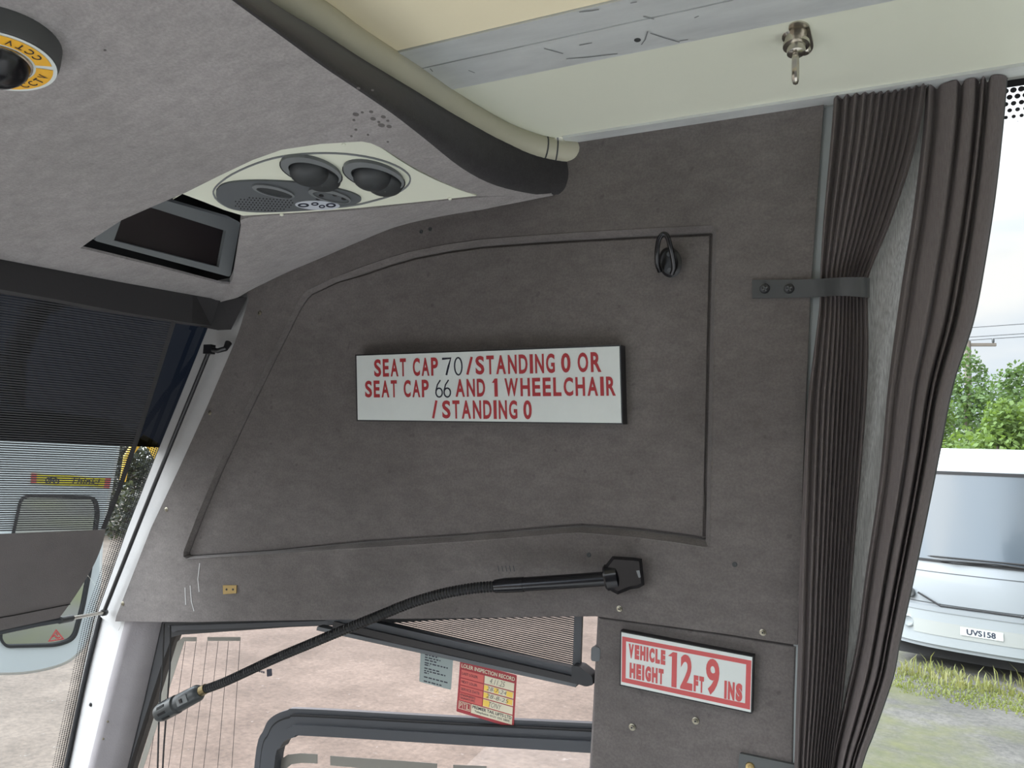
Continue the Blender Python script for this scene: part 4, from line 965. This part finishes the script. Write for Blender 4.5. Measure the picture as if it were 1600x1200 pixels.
# ------------------------------------------------------------------ outside: yard
GZ = -2.75
def ground_mat():
    m = mat('gravel_yard', (.40, .355, .32), .95, bump=0); t = m.node_tree; b = t.nodes['Principled BSDF']
    tcn = t.nodes.new('ShaderNodeTexCoord')
    def noise(s, d, lo, hi, c0, c1, rough=.6):
        n = t.nodes.new('ShaderNodeTexNoise'); n.inputs['Scale'].default_value = s; n.inputs['Detail'].default_value = d; n.inputs['Roughness'].default_value = rough; t.links.new(tcn.outputs['Object'], n.inputs['Vector'])
        c = t.nodes.new('ShaderNodeValToRGB'); c.color_ramp.elements[0].position = lo; c.color_ramp.elements[1].position = hi; c.color_ramp.elements[0].color = (*c0, 1); c.color_ramp.elements[1].color = (*c1, 1)
        t.links.new(n.outputs[0], c.inputs[0]); return c.outputs[0]
    def mix(f, a, b2, bt='MIX'):
        x = t.nodes.new('ShaderNodeMix'); x.data_type = 'RGBA'; x.blend_type = bt
        if isinstance(f, float): x.inputs[0].default_value = f
        else: t.links.new(f, x.inputs[0])
        t.links.new(a, x.inputs[6]); t.links.new(b2, x.inputs[7]); return x.outputs[2]
    big = noise(.5, 6, .35, .65, (.068, .054, .043), (.108, .088, .073)); fine = noise(16, 8, .36, .62, (.74, .73, .72), (1.2, 1.18, 1.15), .75)
    gv = mix(1.0, big, fine, 'MULTIPLY'); gv = mix(1.0, gv, noise(1.7, 7, .32, .6, (.72, .70, .68), (1.08, 1.08, 1.08), .7), 'MULTIPLY')
    stones = noise(7, 4, .66, .72, (0, 0, 0), (1, 1, 1), .8); st = noise(60, 2, .4, .6, (.15, .14, .13), (.19, .18, .17)); gv = mix(stones, gv, st)
    # wet grey tarmac with moss in front of the parked coach
    tar = mix(1.0, noise(.8, 6, .35, .65, (.045, .043, .039), (.085, .08, .073)), noise(22, 6, .35, .65, (.7, .7, .7), (1.25, 1.25, 1.22)), 'MULTIPLY')
    mossm = noise(.42, 5, .48, .60, (0, 0, 0), (1, 1, 1)); moss = noise(6, 5, .3, .7, (.05, .056, .018), (.08, .08, .033)); tar = mix(mossm, tar, moss)
    s = t.nodes.new('ShaderNodeSeparateXYZ'); t.links.new(tcn.outputs['Object'], s.inputs[0])
    mr = t.nodes.new('ShaderNodeMapRange'); mr.inputs['From Min'].default_value = -2.6; mr.inputs['From Max'].default_value = -.9; t.links.new(s.outputs[0], mr.inputs['Value'])
    t.links.new(mix(mr.outputs[0], gv, tar), b.inputs['Base Color'])
    return m
gd = struct(MB().add(*box((-80, -40, GZ-.1), (60, 80, GZ))).build('ground', ground_mat()), 'pinkish gravel yard turning to mossy tarmac')

# parked coach
CO = ray(1521, 756); CO = CO/CO.length; dep = 11.15/(cray(1521, 756).normalized().z)
cen = CO*dep; yaw = math.radians(-14)
CB = V((cen.x, cen.y, GZ))
fx = V((math.cos(yaw), math.sin(yaw), 0)); fy = V((-math.sin(yaw), math.cos(yaw), 0))   # across the front, away from us
def cw(x, y, z): return CB+fx*x+fy*(y)+V((0, 0, z))
CH = thing('parked_coach', 'silver coach parked on the mossy yard beyond the curtain', 'coach', CB)
SILVER = mat('silver_paint', (.225, .243, .257), .3, .1, coat=.4); SILVER_D = mat('silver_lower', (.25, .27, .28), .35, .1)
CGLASS = mat('coach_glass', (.06, .075, .09), .15, .0, spec=.7, coat=.3)
def sect(z):
    """half width and front bow offset of the coach nose at height z"""
    wd = 1.25-(.06*max(0, z-2.6)/.6)-(.05*max(0, .6-z)); 
    return wd
def nose(z, u, dy=0):
    wd = sect(z); x = wd*u; lean = -.05*(z-1.2) if z < 1.2 else (z-1.2)*.09
    if z > 2.9: lean += (z-2.9)**2*1.2
    return cw(x, lean+.30*abs(u)**3.2+.05*u*u+dy, z)
us = [-1+2*k/24 for k in range(25)]
def skin(zs, dy, name, m, par, ends=True):
    rows = [[nose(z, u, dy) for u in us] for z in zs]; return MB().add(*loft(rows)).build(name, m, par, True, 50)
bodyrows = []
for z in (.32, .36, .55, .80, 1.0, 1.3, 1.5, 2.2, 2.9, 3.02, 3.12, 3.20, 3.25, 3.27):
    wd = sect(z); rr = [nose(z, u) for u in us]; bodyrows.append([cw(-wd, 9, z)]+rr+[cw(wd, 9, z)])
bo = MB().add(*loft(bodyrows)); bo.add(bodyrows[-1], [tuple(range(len(bodyrows[-1])))]); BODY = bo.build('body', SILVER, CH, True, 50)
def zs(a, b, n=8): return [a+(b-a)*k/n for k in range(n+1)]
u_in = [u*.94 for u in us]
def skin2(z0, z1, ui, dy, name, m, par, n=8):
    return MB().add(*loft([[nose(z, u, dy) for u in ui] for z in zs(z0, z1, n)])).build(name, m, par, True, 50)
skin2(1.60, 2.88, u_in, -.012, 'coach_windscreen', CGLASS, CH)
skin2(1.57, 1.61, u_in, -.02, 'screen_rubber', BLACK_MATT, CH, 2); skin2(2.87, 2.92, u_in, -.02, 'screen_rubber', BLACK_MATT, CH, 2)
BU = skin2(.38, .88, us, -.035, 'bumper', SILVER_D, CH); skin2(.86, .93, us, -.045, 'bumper_lip', SILVER, BU, 3)
for z in (.965, 1.42): skin2(z, z+.012, us, -.004, 'panel_gap', CHARCOAL, BODY, 1)
skin2(.52, .72, [-.66+1.32*k/20 for k in range(21)], -.042, 'plate_recess', mat('recess_grey', (.25, .26, .25), .4), BU, 2)
pq = [nose(.70, -.15, -.052), nose(.70, .27, -.052), nose(.585, .27, -.055), nose(.585, -.15, -.055)]
CPL = MB().add(*loft([[pq[0], pq[1]], [pq[3], pq[2]]])).build('number_plate', mat('plate_white', (.42, .45, .44), .4), CH)
g, f3 = glyphs('UVS158', .03); ax_, ay_ = pq[1]-pq[0], pq[3]-pq[0]; nrm_ = -ax_.cross(ay_).normalized()
if nrm_.dot(-pq[0]) < 0: nrm_ = -nrm_
MB().add([pq[0]+ax_*(.15+.68*x)+ay_*(.85-.70*y)+nrm_*.004 for x, y in g], f3).build('lettering', INK, CPL)
def lampo(u, z, r, name, m):
    c = nose(z, u, -.05); nn = (nose(z, u, -1)-nose(z, u, 0)).normalized()
    MB().add(*lathe(c, nn, [(-.05, r*1.25), (.02, r*1.25), (.025, r), (.005, r*.9), (.0, r*.2)], 20)).build(name, m, CH, True, 35)
for s in (-1, 1):
    lampo(.70*s, 1.08, .06, 'indicator_lamp', CHARCOAL); lampo(.72*s, .66, .07, 'fog_lamp', SILVER_D)
for pts in ([(-.60, 1.10), (-.35, .95), (.05, .955), (.44, .95)], [(.44, .94), (.62, 1.04), (.80, 1.08)], [(-.9, 1.63), (-.3, 1.655), (.55, 1.66)], [(-.88, 1.57), (-.2, 1.585), (.7, 1.60), (.8, 1.66)], [(-.35, 1.60), (.2, 1.63), (.62, 1.60)]):
    MB().add(*tube([nose(z, u, -.045) for u, z in pts], .014, 6)).build('wiper', BLACK_MATT, CH)
for s in (-1, 1):
    wc = cw(1.08*s, 1.9, .5); MB().add(*lathe(wc, fx*s, [(-.14, .4), (.12, .42), (.14, .48), (-.12, .48)], 24)).build('wheel', BLACK_MATT, CH, True, 35)
MB().add(*obox(cw(0, 4.6, .25), fx*1.1, fy*4.2, V((0, 0, .12)))).build('underfloor', BLACK_MATT, CH)

# trees beyond the coach, each its own crown and trunk
LEAF = [leaf_mat('leaf_bright', (.034, .065, .014), (.088, .132, .032)), leaf_mat('leaf_mid', (.022, .048, .014), (.056, .092, .027)), leaf_mat('leaf_dark', (.013, .017, .014), (.034, .038, .03))]
BARK = mat('bark', (.10, .08, .06), .9)
def tree(x, y, h, wd, lm, label, nleaf=5200, ls=.17, cat='tree', name='tree', group='trees behind the parked coach', z=GZ, lobes=9, low=.05):
    T = thing(name, label, cat, (x, y, z), group)
    rnd = random.Random(int(x*31+y*17)); L3 = []
    for k in range(lobes):
        t = low+(1-low)*k/(lobes-1); rr = wd*(.62-.48*t**1.5)
        L3.append((x+rnd.uniform(-1, 1)*wd*.42*(1-t*.75), y+rnd.uniform(-1, 1)*wd*.3*(1-t*.7), z+h*(.10+.80*t), rr*rnd.uniform(.75, 1.1), h*.14*rnd.uniform(.8, 1.2)))
    vs, fs = [], []
    for k in range(nleaf):
        cx, cy, cz, r, rz = L3[rnd.randrange(lobes)]; d3 = V((rnd.gauss(0, 1), rnd.gauss(0, 1), rnd.gauss(0, 1))).normalized()*rnd.uniform(.55, 1.05)
        c = V((cx+d3.x*r, cy+d3.y*r, max(z+.05, cz+d3.z*rz*1.2)))
        a = V((rnd.gauss(0, 1), rnd.gauss(0, 1), rnd.gauss(0, .7))).normalized()*ls*rnd.uniform(.5, 1.1); b = a.cross(V((rnd.gauss(0, 1), rnd.gauss(0, 1), rnd.gauss(0, 1)))).normalized()*ls*.3
        i = len(vs); vs += [c-a*.5, c+b, c+a*.5, c-b]; fs.append((i, i+1, i+2, i+3))
    MB().add(vs, fs).build('crown', lm, T)
    br = MB().add(*tube([(x, y, z), (x+.05, y, z+h*.45), (x, y+.05, z+h*.85)], [wd*.035, wd*.025, .02], 8))
    for cx, cy, cz, r, rz in L3[1:]: br.add(*tube([(x, y, z+(cz-z)*.6), (cx, cy, cz)], [.03, .012], 5))
    br.build('trunk', BARK, T)
    return T
def at_ground(px, D_): 
    r = ray(px, 755); r = V((r.x, r.y, 0)).normalized(); return r*D_
for px, D_, h, wd, lm, lab in ((1440, 27, 5.4, 5.2, 0, 'bright green tree just clear of the curtain behind the coach'), (1510, 31, 6.9, 4.2, 1, 'pointed darker green tree standing in front of the utility pole'),
                               (1560, 26, 5.0, 4.6, 0, 'low bright green tree rising over the middle of the coach roof'), (1590, 33, 7.0, 4.6, 1, 'taller mid green tree near the right edge of the window view'),
                               (1650, 27, 5.6, 4.0, 0, 'bright green tree cut by the right edge of the window view')):
    c = at_ground(px, D_); tree(c.x, c.y, h, wd, LEAF[lm], lab, 6500, .2)
# utility pole and wires
c = at_ground(1515, 36); WOOD = mat('pole_wood', (.14, .12, .10), .9)
UP = thing('utility_pole', 'wooden utility pole with a cross arm rising above the trees', 'utility pole', (c.x, c.y, GZ))
zt_ = 36/math.cos(math.radians(4))*.0+ (ray(1515, 533).normalized().z/math.hypot(*ray(1515, 533).normalized().xy))*36
MB().add(*tube([(c.x, c.y, GZ), (c.x, c.y, zt_)], [.17, .12], 10)).build('post', WOOD, UP, True)
MB().add(*obox((c.x, c.y, zt_-.15), V((1.0, .15, 0)), V((-.01, .06, 0)), V((0, 0, .06)))).build('cross_arm', WOOD, UP)
for k in (-.9, 0, .9): MB().add(*lathe((c.x+k, c.y+.15*k, zt_-.09+(.42 if k == 0 else 0)), (0, 0, 1), [(-.35 if k == 0 else 0, .03), (.05, .05), (.16, .05), (.2, .03)], 8)).build('insulator', CHARCOAL, UP, True)
for k, (dx, dz) in enumerate(((-.9, .1), (0, .55), (.9, .1))):
    o = MB().add(*tube([(c.x+dx+s, c.y+.15*dx-s*.25, zt_+dz+.0009*s*s-.03*abs(s)*.2+s*.008) for s in range(-24, 33, 3)], .016, 5)).build('power_line', CHARCOAL)
    tag(o, ('lowest near power line', 'topmost power line', 'far side power line')[k]+' strung from the utility pole', 'power line')

# grass and weeds at the coach's nose
GRASS = leaf_mat('grass_blade', (.06, .085, .02), (.14, .135, .055))
def weeds(name, label, n, xr, yr, hh, seed, m):
    rnd = random.Random(seed); vs, fs = [], []
    for k in range(n):
        
        if k % 40 == 0: cl = [(rnd.uniform(*xr), rnd.uniform(*yr), rnd.uniform(.4, 1.25)) for _ in range(5)]
        c_ = cl[rnd.randrange(5)]; x, y, hk = c_[0]+rnd.gauss(0, .13), c_[1]+rnd.gauss(0, .10), c_[2]

        c0 = cw(x, y, 0); h = hh*hk*rnd.uniform(.3, 1)*(1+.8*(rnd.random() < .06)); a = rnd.uniform(0, 6.28); b = V((math.cos(a), math.sin(a), 0)); w2 = .010
        s = V((-b.y, b.x, 0))*w2; i = len(vs); vs += [c0-s, c0+s, c0+b*h*.2+V((0, 0, h*.7))+s*.7, c0+b*h*.2+V((0, 0, h*.7))-s*.7, c0+b*h*.55+V((0, 0, h))]; fs += [(i, i+1, i+2, i+3), (i+3, i+2, i+4)]
    tag(MB().add(vs, fs).build(name, m), label, 'grass', kind='stuff')
weeds('weeds', 'straggly yellow green weeds growing along the nose of the coach', 900, (-1.6, 3.2), (-.75, .15), .17, 3, GRASS)
weeds('moss_grass', 'short bright grass verge spreading in front of the coach', 4200, (-.9, 3.6), (-1.5, -.4), .05, 5, leaf_mat('moss_blade', (.05, .07, .015), (.11, .12, .035)))

# dark bank with parked digger beyond the windscreen
bk = [at_ground(px, D_) for px, D_ in ((60, 27.5), (165, 28), (205, 28.5), (240, 29))]
for k, c in enumerate(bk):
    tree(c.x, c.y, 2.6+.2*(k % 3), 4.2, LEAF[2], ('dark bramble bush on the bank, %s' % ('behind the mirror housing', 'just left of the blind edge', 'in the gap beside the blind', 'next to the windscreen pillar')[k]), 2600, .16, 'bush', 'bramble_bush', 'dark brambles on the bank', GZ, 6, .0)
c = at_ground(240, 24.5); YP = mat('digger_yellow', (.62, .40, .04), .5)
EX = thing('excavator', 'yellow digger arm raised above the dark bank beside the blind', 'excavator', (c.x, c.y, GZ))
side = V((-c.y, c.x, 0)).normalized()*-1; fwd_ = V((c.x, c.y, 0)).normalized()
def ex(a, b, z): return V((c.x, c.y, GZ))+side*a+fwd_*b+V((0, 0, z))
MB().add(*tube([ex(.55, 0, 1.0), ex(.35, 0, 2.0), ex(-.1, 0, 2.75), ex(-.45, 0, 2.95)], [.17, .17, .15, .13], 8)).build('boom', YP, EX)
MB().add(*tube([ex(-.45, 0, 2.95), ex(-.75, 0, 2.4), ex(-.8, 0, 1.7)], [.13, .1, .08], 8)).build('dipper_arm', YP, EX)
MB().add(*obox(ex(1.3, .3, 1.3), side*.8, fwd_*.8, V((0, 0, .55)))).build('cab', YP, EX)
MB().add(*obox(ex(1.2, .3, .35), side*1.3, fwd_*.9, V((0, 0, .33)))).build('tracks', BLACK_MATT, EX)
